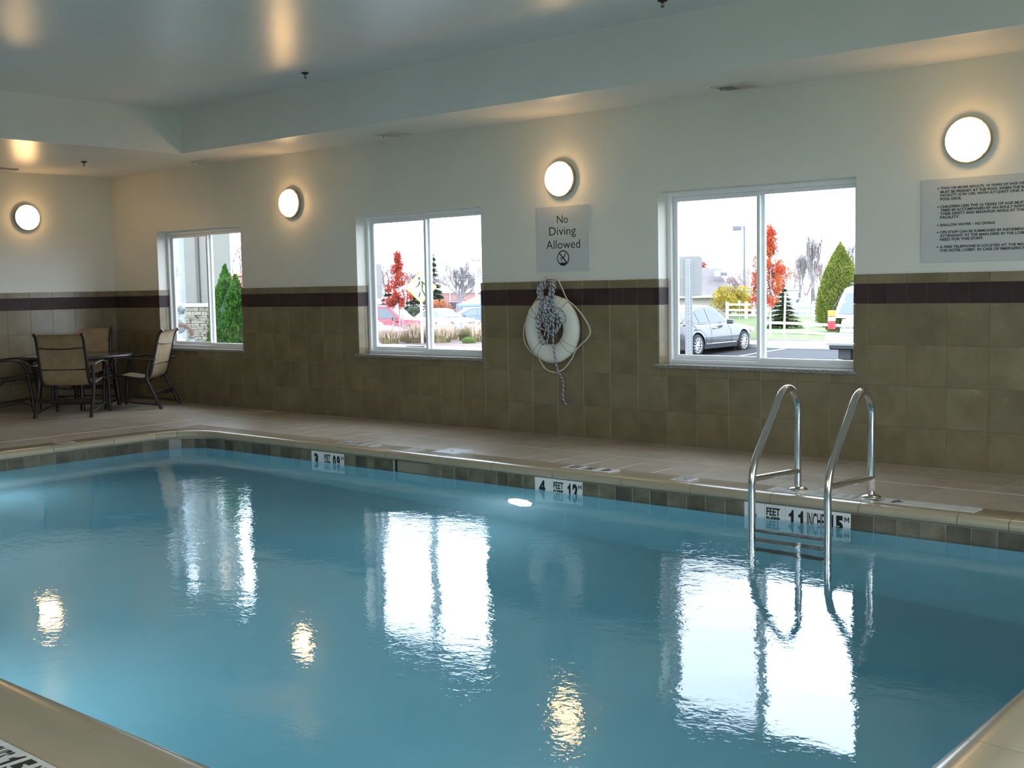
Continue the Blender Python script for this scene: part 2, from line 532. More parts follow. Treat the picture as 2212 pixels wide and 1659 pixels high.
for p, q, hole in cols:
    zs = [-.068, SKZ0, None]
    if hole:
        b.quad((p[0], p[1], SKZ0), (q[0], q[1], SKZ0), (q[0], q[1], pool_depth(q[0])), (p[0], p[1], pool_depth(p[0])))
    else:
        b.quad((p[0], p[1], -.069), (q[0], q[1], -.069), (q[0], q[1], pool_depth(q[0])), (p[0], p[1], pool_depth(p[0])))
b.add([(p[0], p[1], pool_depth(p[0])) for p in pts], [tuple(range(n))])
pool = b.build('pool_wall', M_plaster, kind='structure', label='pale blue plastered pool basin under the water')

# water body: gently rippled, clear with a blue-green tint and a little haze
def M_water():
    k = N('pool_water'); p = k.pos()
    mp = k.n('Mapping'); mp.inputs['Scale'].default_value = (1.0, 1.15, 1); k.l(p, mp.inputs[0])
    v = mp.outputs[0]
    a = k.noise(1.4, 2, v, .4, .3); c = k.noise(11.0, 2, v, .5, .6); d = k.noise(38.0, 2, v, .5, .6)
    patch = k.ramp(k.noise(.8, 2, p), [(.34, (.15,) * 3), (.62, (1,) * 3)])
    h = k.math('ADD', k.math('MULTIPLY', a, .55), k.math('MULTIPLY', k.math('MULTIPLY', c, .16), patch))
    h = k.math('ADD', h, k.math('MULTIPLY', k.math('MULTIPLY', d, .060), patch))
    nm = k.bump(h, 1.0, .0085)
    g = k.n('BsdfGlass'); g.inputs['IOR'].default_value = 1.36; g.inputs['Roughness'].default_value = 0
    k.l(nm, g.inputs['Normal'])
    va = k.n('VolumeAbsorption'); va.inputs['Color'].default_value = (.12, .78, .90, 1); va.inputs['Density'].default_value = .17
    vs = k.n('VolumeScatter'); vs.inputs['Color'].default_value = (.62, .85, .92, 1); vs.inputs['Density'].default_value = .20; vs.inputs['Anisotropy'].default_value = .72
    ad = k.n('AddShader'); k.l(va.outputs[0], ad.inputs[0]); k.l(vs.outputs[0], ad.inputs[1])
    k.l(ad.outputs[0], k.out.inputs[1])
    return k.done(g.outputs[0])
b = MB(); b.prism(outline(.055), -2.2, WATER)
b.build('pool_water', M_water(), kind='structure', label='still blue-green pool water with window reflections')

# coping stones with a rolled nose
PROF = [(.030, -.068), (.009, -.062), (.000, -.046), (.000, -.030), (.006, -.014), (.020, -.003), (.045, .004), (.080, .005), (.120, .001), (.300, 0.0), (.300, -.068)]
coping = thing('trim_1', 'cream cast stone coping round the pool edge', None, (0, 0, 0)); coping['kind'] = 'structure'
def stone_run(path):
    """path: list of (point on nose line, outward normal) -> one coping stone"""
    mb = MB(); n = len(PROF); vs = []; fs = []
    for (p, nn) in path:
        for o, z in PROF: vs.append((p[0] + nn[0] * o, p[1] + nn[1] * o, z))
    m_ = len(path)
    for i in range(m_ - 1):
        for k in range(n):
            l = (k + 1) % n
            fs.append((i * n + k, (i + 1) * n + k, (i + 1) * n + l, i * n + l))
    mb.add(vs, fs, True)
    mb.add(vs[:n], [tuple(range(n))]); mb.add(vs[(m_ - 1) * n:], [tuple(range(n))[::-1]])
    o = mb.build('coping_stone', M_coping, coping)
    return o
def straight(axis, fixed, nrm, cuts):
    for a, c in zip(cuts, cuts[1:]):
        lo, hi = (a, c)
        e = .0022 if hi > lo else -.0022
        q = [lo + e, hi - e]
        stone_run([(((t, fixed) if axis == 0 else (fixed, t)), nrm) for t in q])
def arc_stones(cx, cy, a0, n):
    for k in range(n):
        s0, s1 = a0 + PI / 2 * k / n + .005, a0 + PI / 2 * (k + 1) / n - .005
        stone_run([((cx + PR * math.cos(s0 + (s1 - s0) * t / 6), cy + PR * math.sin(s0 + (s1 - s0) * t / 6)), (math.cos(s0 + (s1 - s0) * t / 6), math.sin(s0 + (s1 - s0) * t / 6))) for t in range(7)])
straight(0, PY1, (0, 1), [-1.637, -2.162, -2.458, -3.07, -3.684, -4.298, -4.884, -5.519, -6.138, -6.749, -7.37, -7.987, -8.6, -9.22, -9.845])
straight(1, PX0, (-1, 0), [-2.09, -2.555, -3.173, -3.79, -4.41, -5.03, -5.65, -6.195])
straight(0, PY0, (0, -1), [-9.845, -9.05, -8.43, -7.80, -7.17, -6.55, -5.92, -5.29, -4.665, -4.038, -3.411, -2.784, -2.157, -1.637])
straight(1, PX1, (1, 0), [-6.195, -5.69, -5.065, -4.44, -3.81, -3.19, -2.57, -2.09])
for cx, cy, a0 in ((PX1 - PR, PY0 + PR, -PI / 2), (PX1 - PR, PY1 - PR, 0), (PX0 + PR, PY1 - PR, PI / 2), (PX0 + PR, PY0 + PR, PI)):
    arc_stones(cx, cy, a0, 3)

# waterline tiles (far and left sides show; the other two stay behind their coping)
wlt = thing('trim_2', 'row of mottled slate tiles along the waterline', None, (0, 0, 0)); wlt['kind'] = 'structure'
b = MB(); ring_o, ring_i = outline(.021), outline(.016)
n = len(ring_o)
for i in range(n):
    j = (i + 1) % n
    p, q = ring_i[i], ring_i[j]
    if abs(p[1] - q[1]) < 1e-6 and abs(p[1] - PY1) < .1 and abs(p[0] - q[0]) > 1:
        segs = [(p, (SK1, p[1])), ((SK0, p[1]), q)]
    else: segs = [(p, q)]
    for s0, s1 in segs: b.quad((s0[0], s0[1], -.069), (s1[0], s1[1], -.069), (s1[0], s1[1], -.226), (s0[0], s0[1], -.226))
b.build('grout_bed', M_slgrout, wlt)
def wl_tile(pa, pb, nrm):
    """a tile between two points on the wall line, nrm = direction into the water"""
    L_ = math.dist(pa, pb)
    key = ('wl', round(L_, 3))
    if key not in _tm: _tm[key] = tile_mesh(L_, .153, .006, .0025, 'waterline_tile'); _tm[key].materials.append(M_slate)
    o = put('waterline_tile', _tm[key], wlt, loc=((pa[0] + pb[0]) / 2, (pa[1] + pb[1]) / 2, -.1465), rz=math.atan2(nrm[0], -nrm[1]))
    return o
MARK = [(-8.359, -7.913), (-5.699, -5.240), (-3.878, -3.125)]
yy = PY1 + .017
joints = [-9.845, -9.70, -9.55, -9.40, -9.25, -9.11, -8.966, -8.813, -8.654, -8.511, -8.359, None, -7.913, -7.760, -7.609, -7.523, -7.4325, -7.277, None, -6.850, -6.702, -6.548, -6.395, -6.240, -6.088, -5.972, -5.817, -5.699, None,
          -5.240, -5.087, -4.938, -4.786, -4.635, -4.483, -4.331, -4.178, -4.023, -3.878, None, -3.125, -2.973, -2.825, -2.675, -2.526, -2.376, -2.227, -2.078, -1.93, -1.78, -1.637]
for a, c in zip(joints, joints[1:]):
    if a is None or c is None: continue
    wl_tile((a + .002, yy), (c - .002, yy), (0, -1))
k = 0; y = -2.09
while y > -5.9:
    wl_tile((PX0 - .017, y - .002), (PX0 - .017, y - .150), (1, 0)); y -= .152
for cx, cy, a0 in ((PX0 + PR, PY1 - PR, PI / 2), (PX1 - PR, PY1 - PR, 0)):
    rr_ = PR + .017
    for k in range(5):
        s0, s1 = a0 + PI / 2 * k / 5 + .004, a0 + PI / 2 * (k + 1) / 5 - .004
        mid = (s0 + s1) / 2
        wl_tile((cx + rr_ * math.cos(s0), cy + rr_ * math.sin(s0)), (cx + rr_ * math.cos(s1), cy + rr_ * math.sin(s1)), (-math.cos(mid), -math.sin(mid)))

# skimmer: dark recess with a weir behind
sk = thing('skimmer', 'dark skimmer mouth in the waterline tiles', 'skimmer', (SK0, PY1 + .02, SKZ0))
M_dark = flat('dark_skimmer_plastic', (.018, .018, .018), .6)
b = MB(); W_, H_ = SK1 - SK0, SKZ1 - SKZ0
b.quad((0, 0, 0), (W_, 0, 0), (W_, .32, 0), (0, .32, 0)); b.quad((0, 0, H_), (W_, 0, H_), (W_, .32, H_), (0, .32, H_))
b.quad((0, 0, 0), (0, .32, 0), (0, .32, H_), (0, 0, H_)); b.quad((W_, 0, 0), (W_, .32, 0), (W_, .32, H_), (W_, 0, H_)); b.quad((0, .32, 0), (W_, .32, 0), (W_, .32, H_), (0, .32, H_))
b.build('throat', M_dark, sk)
b = MB(); b.cbox((W_ / 2, .06, .05), (W_ - .04, .012, .10), .003); b.build('weir', flat('weir_plastic', (.05, .05, .055), .4), sk)

# pool lights
M_lens = emit('lit_pool_lens', (.80, .92, 1.0), 72.0)
M_lens_added = emit('added_pool_fill_lens', (.80, .92, 1.0), 205.0)  # stronger glow for the added lights under the near coping
def pool_light(x, y, z, rz, label, lens=None):
    t = thing('pool_light', label, 'pool light', (x, y, z), rz)
    rot = Matrix.Rotation(PI / 2, 4, 'X')
    b = MB(); b.lathe([(.118, .0), (.140, .0), (.146, .006), (.140, .014), (.118, .016)], 32, rot); b.build('bezel', M_steel, t)
    b = MB(); b.lathe([(.117, .008), (.10, .018), (.06, .026), (0.0, .029)], 32, rot); b.build('lens', lens or M_lens, t)
    return t
pool_light(-5.85, PY1 + .018, -.80, 0, 'round underwater light glowing below the 4 feet marker')
pool_light(PX0 - .018, -3.90, -.78, PI / 2, 'round underwater light in the end wall of the pool, glowing at the left frame edge')

for x, w_ in ((-8.3, 'farthest along'), (-5.3, 'in the middle'), (-2.6, 'nearest the camera')):  # lights added out of sight to brighten the water evenly
    pool_light(x, PY0 - .018, -.66, PI, 'unseen fill light added in the near wall of the pool, ' + w_, M_lens_added)

# ================================================================== deck
b = MB()
hx0, hx1, hy0, hy1 = PX0 - .05, PX1 + .05, PY0 - .05, PY1 + .05
for x0, x1, y0, y1 in ((XL, XR, hy1, 0), (XL, XR, YF, hy0), (XL, hx0, hy0, hy1), (hx1, XR, hy0, hy1)):
    b.box(((x0 + x1) / 2, (y0 + y1) / 2, -.155), (x1 - x0, y1 - y0, .302))
floor = b.build('floor', M_fgrout, kind='structure', label='beige tiled pool deck')
_ft = {}
def ftile(x0, x1, y0, y1):
    key = (round(x1 - x0, 3), round(y1 - y0, 3))
    if key not in _ft:
        a, c = key[0] / 2, key[1] / 2; h = .0014; t = .004
        vs = [(-a, -c, 0), (a, -c, 0), (a, c, 0), (-a, c, 0), (-a, -c, t - .0015), (a, -c, t - .0015), (a, c, t - .0015), (-a, c, t - .0015), (-a + h, -c + h, t), (a - h, -c + h, t), (a - h, c - h, t), (-a + h, c - h, t)]
        fs = [(8, 9, 10, 11)] + [(i, (i + 1) % 4, 4 + (i + 1) % 4, 4 + i) for i in range(4)] + [(4 + i, 4 + (i + 1) % 4, 8 + (i + 1) % 4, 8 + i) for i in range(4)]
        mb = MB(); mb.add(vs, fs); _ft[key] = mb.mesh('floor_tile', M_floor)
    return put('floor_tile', _ft[key], floor, loc=((x0 + x1) / 2, (y0 + y1) / 2, -.004))
g = .0018
def fgrid(xs, ys):
    for a, c in zip(xs, xs[1:]):
        for p, q in zip(ys, ys[1:]): ftile(a + g, c - g, p + g, q - g)
lin = lambda a, c, n: [a + (c - a) * i / n for i in range(n + 1)]
CB = .302
fgrid(lin(-10.98, -1.25, 30), [PY1 + CB, -1.10, -.822])
fgrid(lin(-10.98, -1.25, 30), [-.798, -.54, -.27, -.02])
fgrid(lin(XL + .02, -11.022, 10), lin(-3.95, -.02, 12))
fgrid([-10.98, -10.78, PX0 - CB], lin(-3.95, PY1 + CB, 8))
fgrid(lin(-4.6, -2.4, 7), [-7.23, PY0 - CB])
b = MB()     # plain tile beds where the camera never looks
b.box(((XL - 11.0) / 2, -7.2, -.002), (XL * -1 - 11.0, 6.35, .003)); b.box((-7.6, -8.7, -.002), (5.8, 3.2, .003)); b.box((.75, -5.2, -.002), (3.3, 10.2, .003)); b.box((-2.0, -8.85, -.002), (5.0, 3.1, .003))
b.build('tile_bed', M_floor, floor)
b = MB()
b.box((-6.1, -.81, -.0008), (9.76, .012, .004)); b.box((-11.0, -2.4, -.0008), (.012, 3.19, .004))
b.build('edge_strip', flat('pale_metal_strip', (.62, .58, .48), .35, .2), floor)
# ================================================================== lettering
def text_mb(txt, size, M=None, xs=1.0, off=0.0, align='CENTER', space=1.0, line=1.0):
    cu = bpy.data.curves.new('lettering', 'FONT')
    cu.body = txt; cu.size = size; cu.offset = off; cu.align_x = align; cu.space_character = space; cu.space_line = line
    cu.resolution_u = 3
    ob = bpy.data.objects.new('lettering', cu); COL.objects.link(ob)
    dg = bpy.context.evaluated_depsgraph_get()
    me = ob.evaluated_get(dg).to_mesh()
    vs = [(v.co.x * xs, v.co.y, 0) for v in me.vertices]; fs = [tuple(p.vertices) for p in me.polygons]
    ob.evaluated_get(dg).to_mesh_clear()
    bpy.data.objects.remove(ob, do_unlink=True); bpy.data.curves.remove(cu)
    b = MB(); b.add(vs, fs, False, M); return b
def join(*mbs):
    b = MB()
    for q in mbs: b.add(q.v, q.f)
    return b
def fit(mb, w_=None, h=None, cx=0, cy=0):
    """centre 2-D lettering on (cx, cy) and scale it to width/height"""
    xs = [p[0] for p in mb.v]; ys = [p[1] for p in mb.v]
    sx = w_ / (max(xs) - min(xs)) if w_ else None; sy = h / (max(ys) - min(ys)) if h else None
    sx = sx or sy; sy = sy or sx
    mx, my = (max(xs) + min(xs)) / 2, (max(ys) + min(ys)) / 2
    mb.v = [((x - mx) * sx + cx, (y - my) * sy + cy, z) for x, y, z in mb.v]; return mb
def bar2d(p, q, w_):
    dx, dy = q[0] - p[0], q[1] - p[1]; L_ = math.hypot(dx, dy); nx, ny = -dy / L_ * w_ / 2, dx / L_ * w_ / 2
    return [(p[0] + nx, p[1] + ny, 0), (p[0] - nx, p[1] - ny, 0), (q[0] - nx, q[1] - ny, 0), (q[0] + nx, q[1] + ny, 0)]
def disc2d(c, r, n=20, r0=0):
    b = MB()
    if r0 == 0: b.add([(c[0] + r * math.cos(2 * PI * k / n), c[1] + r * math.sin(2 * PI * k / n), 0) for k in range(n)], [tuple(range(n))])
    else:
        vs = []
        for k in range(n):
            a = 2 * PI * k / n
            vs += [(c[0] + r * math.cos(a), c[1] + r * math.sin(a), 0), (c[0] + r0 * math.cos(a), c[1] + r0 * math.sin(a), 0)]
        b.add(vs, [(2 * k, 2 * ((k + 1) % n), 2 * ((k + 1) % n) + 1, 2 * k + 1) for k in range(n)])
    return b
def poly2d(*ps):
    b = MB(); b.add([(x, y, 0) for x, y in ps], [tuple(range(len(ps)))]); return b
def no_dive(r):
    """ring, slash and a figure diving over waves, centred on the origin"""
    b = join(disc2d((0, 0), r, 40, r * .86))
    for p, q, w_ in (((-.62, .66), (.62, -.66), .17), ((.03, .02), (.20, .22), .15), ((.20, .22), (.38, .66), .13), ((-.20, -.08), (-.33, -.46), .10), ((-.12, .02), (-.24, -.16), .10)):
        b.add(bar2d((p[0] * r, p[1] * r), (q[0] * r, q[1] * r), w_ * r), [(0, 1, 2, 3)])
    b = join(b, disc2d((-.38 * r, -.02 * r), .10 * r, 14))
    wv = [(-.52 * r + i * .13 * r, (-.62 + (.07 if i % 2 else 0)) * r) for i in range(9)]
    return join(b, poly2d(*([(.36 * r, -.80 * r), (0, -.88 * r), (-.36 * r, -.80 * r)] + wv)[::-1]))

# ---------------------------------------------------------------- depth markers in the waterline
XZ = Matrix(((1, 0, 0, 0), (0, 0, 1, 0), (0, 1, 0, 0), (0, 0, 0, 1)))     # lettering plane -> XZ, facing -Y
NH = .115
def feet_deep(cx, w_=.088):
    return join(fit(text_mb('FEET', .1, off=.0035), w_, .053, cx, .030), fit(text_mb('DEEP', .1, off=.0035), w_, .053, cx, -.030))
def num(t, cx, w_, h=NH, off=.006):
    if t == '1': return fit(poly2d((.30, 0), (.62, 0), (.62, 1.0), (.40, 1.0), (.34, .88), (.22, .80), (.06, .77), (.06, .62), (.30, .62)), w_ * .88, h, cx, 0)
    return fit(text_mb(t, .1, off=off), w_, h, cx, 0)
def sup_m(cx, cy=.036, h=.034):
    q = MB(); q.add([(0, 0, 0), (.2, 0, 0), (.2, 1, 0), (0, 1, 0), (.8, 0, 0), (1, 0, 0), (1, 1, 0), (.8, 1, 0), (.2, .66, 0), (.5, .18, 0), (.5, .50, 0), (.8, .66, 0)], [(0, 1, 2, 3), (4, 5, 6, 7), (2, 8, 9, 10), (10, 9, 11, 7)])
    return fit(q, h * .95, h, cx, cy)
def wall_marker(x0, tiles, letters, label):
    t = thing('depth_marker', label, 'depth marker', (x0, PY1 + .013, -.1465))
    x = 0
    for w_ in tiles:
        b = MB(); b.cbox((x + w_ / 2, .002, 0), (w_ - .002, .008, .153), .0015); b.build('marker_tile', M_markwhite, t); x += w_
    b = MB(); b.add([(p[0], -.0026, p[1]) for p in letters.v], letters.f)
    b.build('lettering', M_black, t, kind='stuff')
    return t
wall_marker(-8.359, [.149, .149, .148], join(num('3', .066, .058), feet_deep(.222), num('0', .318, .044), num('9', .372, .044), sup_m(.425)), 'white waterline tiles reading 3 FEET DEEP, just left of the dark skimmer mouth')
wall_marker(-5.699, [.153, .153, .153], join(num('4', .072, .064), feet_deep(.232, .096), num('1', .335, .034), num('2', .392, .052), sup_m(.438)), 'white waterline tiles reading 4 FEET DEEP 12 M above the glowing pool light')
wall_marker(-3.878, [.15, .15, .151, .151, .151], join(num('4', .060, .064), feet_deep(.215, .10), num('1', .345, .040), num('1', .412, .040), fit(text_mb('INCHES', .1, off=.002), .135, .105, .525, .004), num('1', .622, .036), num('5', .678, .052), sup_m(.728)), 'long white waterline marker with INCHES between the two ladder handrails')

def deck_marker(cx, cy, rz, tiles, letters, label, name='deck_marker', d=.150):
    t = thing(name, label, 'depth marker', (cx, cy, 0), rz)
    W_ = sum(tiles); x = -W_ / 2
    for w_ in tiles:
        b = MB(); b.cbox((x + w_ / 2, 0, .0012), (w_ - .002, d, .004), .001); b.build('marker_tile', M_markwhite, t); x += w_
    xs0 = -W_ / 2
    b = MB(); b.add([(p[0] + xs0, p[1], .0038) for p in letters.v], letters.f); b.build('lettering', M_black, t, kind='stuff')
    return t
DY = PY1 + .205
three = lambda a, b_: join(num(a, .075, .064), feet_deep(.228, .092), num(b_[0], .335, .042), num(b_[1], .388, .046), sup_m(.438))
deck_marker(-7.93, DY, PI, [.153] * 3, three('3', '09'), 'upside-down deck tiles reading 3 FEET DEEP, left of the pale blue skimmer cover')
deck_marker(-5.31, DY, PI, [.153] * 3, three('4', '12'), 'upside-down deck tiles reading 4 FEET DEEP 12 M, behind the glowing pool light')
deck_marker(-3.09, DY + .0, PI, [.153] * 9, join(num('4', .50, .07), feet_deep(.65, .10), num('1', .77, .045), num('1', .835, .045), fit(text_mb('INCHES', .1, off=.002), .14, .105, .99, 0), num('1', 1.20, .042), num('5', 1.262, .056), sup_m(1.315)),
            'long strip of upside-down depth tiles on the deck behind the ladder')
deck_marker(-3.60, PY0 - CB - .083, 0, [.153] * 5, join(num('4', .060, .064), feet_deep(.20, .10), num('1', .31, .040), num('1', .365, .040), fit(text_mb('INCHES', .1, off=.002), .145, .105, .482, 0), num('1', .594, .036), num('5', .655, .052), sup_m(.722)),
            'cream deck tiles in the near corner reading INCHES 15 M')
def symbol_tile(x, y, rz, label):
    t = thing('no_diving_tile', label, 'sign', (x, y, 0), rz)
    b = MB(); b.cbox((0, 0, .0012), (.15, .15, .004), .001); b.build('marker_tile', M_markwhite, t)
    q = no_dive(.062); b = MB(); b.add([(p[0], p[1], .0038) for p in q.v], q.f)
    b.build('pictogram', flat('dark_red_print', (.10, .02, .03), .45), t, kind='stuff')
symbol_tile(-7.222, DY, PI, 'small no diving tile on the deck left of the pale blue skimmer cover')
symbol_tile(-4.466, DY, PI, 'small no diving tile on the deck between the 12 M tiles and the ladder')
symbol_tile(PX0 - .205, -2.957, PI / 2, 'small no diving tile on the end deck near the table')
t = thing('skimmer_cover', 'square pale blue skimmer cover set in the far deck', 'lid', (-6.86, -1.395 + .02, 0), 0)
b = MB(); b.cbox((0, 0, .002), (.25, .25, .008), .002); b.build('lid_plate', flat('pale_blue_plastic', (.62, .70, .74), .3), t)
b = MB(); b.lathe([(.012, .006), (.012, .008), (0, .008)], 12); b.build('finger_hole', M_dark, t)

# ---------------------------------------------------------------- wall lamps
def M_lampglass():
    return emit('lit_lamp_glass', (1.0, .60, .25), 17.0)
M_lamp = M_lampglass()
M_pan = flat('brushed_lamp_ring', (.50, .44, .34), .35, .6)
def sconce():
    t = thing('wall_lamp', '', 'lamp', (0, 0, 0))
    rot = Matrix.Rotation(PI / 2, 4, 'X')
    b = MB(); b.lathe([(.150, 0), (.158, .0), (.150, .006), (.150, .030), (.166, .036), (.166, .044), (.158, .048), (.150, .048)], 40, rot); b.build('ring', M_pan, t)
    b = MB()
    b.lathe([(.155, .044), (.153, .062), (.140, .086), (.110, .106), (.065, .118), (0, .122)], 40, rot); b.build('glass_dome', M_lamp, t)
    b = MB()
    for k in range(4):
        a = PI / 4 + k * PI / 2
        b.lathe([(.006, .046), (.006, .054), (0, .056)], 8, rot @ Matrix.Translation((.156 * math.cos(a), .156 * math.sin(a), 0)))
    b.build('screws', M_pan, t, kind='stuff')
    return t
s0 = sconce()
spots = [((-6.695, 0, 2.371), 0, 'lit round wall lamp above the No Diving Allowed sign', 1), ((-10.582, 0, 2.385), 0, 'lit round wall lamp between the two far windows', 1), ((-3.004, 0, 2.374), 0, 'lit round wall lamp above the pool rules sign', 1),
         ((XL, -1.203, 2.386), PI / 2, 'lit round wall lamp on the end wall above the table', 1),
         ((-9.5, YF, 2.38), PI, 'lit round wall lamp on the wall behind the camera, farthest along', 0), ((-5.6, YF, 2.38), PI, 'lit round wall lamp on the wall behind the camera, second along', 0), ((-1.7, YF, 2.38), PI, 'lit round wall lamp on the wall right behind the camera', 0)]
for i, (l_, rz, lab, vis) in enumerate(spots):
    o = s0 if i == 0 else copy_tree(s0)
    o.location = l_; o.rotation_euler.z = rz; o['label'] = lab; o['group'] = 'round wall lamps'

# ---------------------------------------------------------------- signs
M_signw = flat('white_sign_panel', (.55, .565, .54), .12, var=.01)
t = thing('no_diving_sign', 'square white sign reading No Diving Allowed above the life ring', 'sign', (-6.692, 0, 1.828))
b = MB(); b.cbox((0, -.006, 0), (.622, .010, .598), .002); b.build('panel', M_signw, t)
def xz(mb, y): b_ = MB(); b_.add([(p[0], y, p[1]) for p in mb.v], mb.f); return b_
def sgn(txt, w_, h, cx, cy): return fit(text_mb(txt, .1, off=-.0003), w_, h, cx, cy)
q = join(sgn('No', .128, .072, -.002, .178), sgn('Diving', .310, .102, -.004, .059), sgn('Allowed', .395, .078, 0, -.052))
xz(q, -.0118).build('lettering', M_black, t, kind='stuff')
q = no_dive(.071); q.v = [(p[0], p[1] - .178, 0) for p in q.v]
xz(q, -.0118).build('pictogram', M_black, t, kind='stuff')
t = thing('rules_sign', 'large white pool rules sign in black capitals under the lamp by the frame edge', 'sign', (-3.348, 0, 1.512))
RW = 1.05
b = MB(); b.cbox((RW / 2, -.006, .302), (RW, .010, .604), .002); b.build('panel', M_signw, t)
rules = [('TWO OR MORE ADULTS, 18 YEARS OF AGE OR OLDER', .5335, 1), ('MUST BE PRESNET AT THE POOL WHEN THE BATHING', .508, 0), ('FACILITY IS IN USE, WITH AT LEAST ONE ADULT ON THE', .4825, 0), ('POOL DECK.', .4575, 0),
         ('CHILDREN LESS THE 16 YEARS OF AGE MUST AT ALL', .402, 1), ('TIMES BE ACCOMPANIED BY AN ADULT RESPONSIBLE FOR', .3765, 0), ('THEIR SAFETY AND BEHAVIOR WHILE AT THE BATHING', .351, 0), ('FACILITY.', .325, 0),
         ('SHALLOW WATER \u2013 NO DIVING', .270, 1), ('CPR STAFF CAN BE SUMMONED BY INFORMING THE', .218, 1), ('ATTENDANT AT THE MAIN DESK IN THE LOBBY OF THE', .192, 0), ('NEED FOR THIS STAFF.', .166, 0),
         ('A FREE TELEPHONE IS LOCATED AT THE MAIN DESK IN', .112, 1), ('THE HOTEL LOBBY. IN CASE OF EMERGENCY DIAL 911', .086, 0)]
q = MB()
for txt, z, bul in rules:
    w_ = len(txt) * .01555
    q = join(q, (lambda m_: fit(m_, w_, None if False else .0195 if ',' not in txt and '.' not in txt else .0205, .142 + w_ / 2, z))(text_mb(txt, .1, off=.0035)))
    if bul: q = join(q, disc2d((.126, z), .0055, 12))
xz(q, -.0118).build('lettering', M_black, t, kind='stuff')

# ---------------------------------------------------------------- sprinklers and vents
M_spr = flat('dark_bronze', (.03, .025, .02), .4, .5)
def sprinkler(loc, label):
    t = thing('sprinkler', label, 'sprinkler', loc)
    b = MB(); b.lathe([(.0, -.002), (.034, -.002), (.036, -.006), (.030, -.011), (.012, -.013)], 20); b.build('escutcheon', M_spr, t)
    b = MB(); b.lathe([(.009, -.012), (.009, -.022), (.0, -.022)], 10)
    for sx in (-1, 1): b.tube([(sx * .008, 0, -.02), (sx * .013, 0, -.03), (sx * .010, 0, -.040), (sx * .003, 0, -.046)], .0022, 6)
    b.tube([(0, 0, -.02), (0, 0, -.045)], .0018, 6); b.build('frame', M_spr, t)
    b = MB(); b.lathe([(0, -.046), (.014, -.047), (.013, -.050), (0, -.0505)], 14); b.build('deflector', M_spr, t)
sprinkler((-8.642, -1.37, CEIL), 'dark sprinkler head hanging from the tray ceiling, left of centre')
sprinkler((-4.718, -1.337, CEIL), 'dark sprinkler head at the top edge of the tray ceiling')
sprinkler((-12.759, -1.30, SOF), 'dark sprinkler head under the soffit above the table')
M_ventw = flat('white_vent_metal', (.62, .62, .58), .4)
M_duct = flat('dark_duct', (.012, .010, .009), .9)
def vent(loc, label, rz=0):
    t = thing('ceiling_vent', label, 'vent', loc, rz)
    w_, d = .34, .26
    b = MB()
    for cx, cy, sx, sy in ((0, d / 2 - .014, w_, .028), (0, -d / 2 + .014, w_, .028), (w_ / 2 - .014, 0, .028, d - .056), (-w_ / 2 + .014, 0, .028, d - .056)): b.cbox((cx, cy, -.005), (sx, sy, .010), .002)
    b.cbox((0, 0, -.005), (.008, d - .056, .008), .001)
    b.build('vent_frame', M_ventw, t)
    b = MB(); b.box((0, 0, -.0005), (w_ - .05, d - .05, .001)); b.build('duct_opening', M_duct, t)
    for i in range(11):
        x = -w_ / 2 + .036 + i * .0135
        b = MB(); b.box((0, 0, 0), (.0135, d - .06, .0012), Matrix.Translation((x, 0, -.006)) @ Matrix.Rotation(.5, 4, 'Y')); b.build('slat', M_ventw, t)
    for i in range(11):
        x = .012 + i * .0135
        b = MB(); b.box((0, 0, 0), (.0100, d - .06, .0012), Matrix.Translation((x, 0, -.004)) @ Matrix.Rotation(-1.35, 4, 'Y')); b.build('slat', M_ventw, t)
    b = MB(); b.tube([(-w_ / 2 + .05, -.03, -.008), (-w_ / 2 + .05, -.035, -.030)], .003, 6); b.build('lever', M_spr, t)
vent((-4.76, -.215, SOF), 'white ceiling vent in the soffit above the largest window')
vent((-8.62, -.27, SOF), 'white ceiling vent in the soffit above the middle window')
vent((-11.85, -.22, SOF), 'white ceiling vent in the soffit above the far window')
t = thing('ceiling_speaker', 'flat grey panel under the soffit at the left frame edge', 'vent', (-14.12, -1.62, SOF), 0)
b = MB(); b.cbox((0, 0, -.010), (.30, .30, .020), .006); b.build('panel', flat('grey_panel', (.42, .43, .42), .5), t)

# ---------------------------------------------------------------- pool ladder
lad = thing('pool_ladder', 'polished steel pool ladder with two arched handrails at the pool edge', 'ladder', (-3.3585, -1.425, 0))
for x in (-.2565, .2565):
    pth = [(x, 0, .004), (x, 0, .15), (x, 0, .30), (x, 0, .42), (x, .002, .515), (x, -.008, .595), (x, -.05, .655), (x, -.105, .688), (x, -.165, .694), (x, -.225, .672), (x, -.270, .632), (x, -.305, .588), (x, -.35, .537), (x, -.41, .470), (x, -.48, .391), (x, -.545, .318), (x, -.580, .272), (x, -.604, .222), (x, -.619, .165), (x, -.625, .10), (x, -.625, .0), (x, -.625, -.3), (x, -.625, -.7), (x, -.625, -1.15)]
    b = MB(); b.tube(smooth_path(pth, 5), .0238, 16); b.build('handrail', M_steel, lad)
    b = MB(); b.tube([(x, -.625, .158), (x, -.012, .128)], .0205, 14); b.build('cross_bar', M_steel, lad)
    b = MB(); b.lathe([(.0245, .020), (.034, .018), (.060, .010), (.066, .003), (.066, 0)], 28, Matrix.Translation((x, 0, .002))); b.build('flange', M_steel, lad)
b = MB(); b.lathe([(.0246, .045), (.0252, .046), (.0252, .125), (.0246, .126)], 18, Matrix.Translation((.2565, 0, 0))); b.build('tape_wrap', flat('worn_pink_tape', (.50, .40, .34), .6, var=.25, vs=60), lad, label='worn pale pink tape')
for z in (-.185, -.44, -.70):
    b = MB(); b.cbox((0, -.625, z), (.470, .075, .030), .006); b.build('tread', flat('dark_tread', (.03, .03, .032), .4), lad)

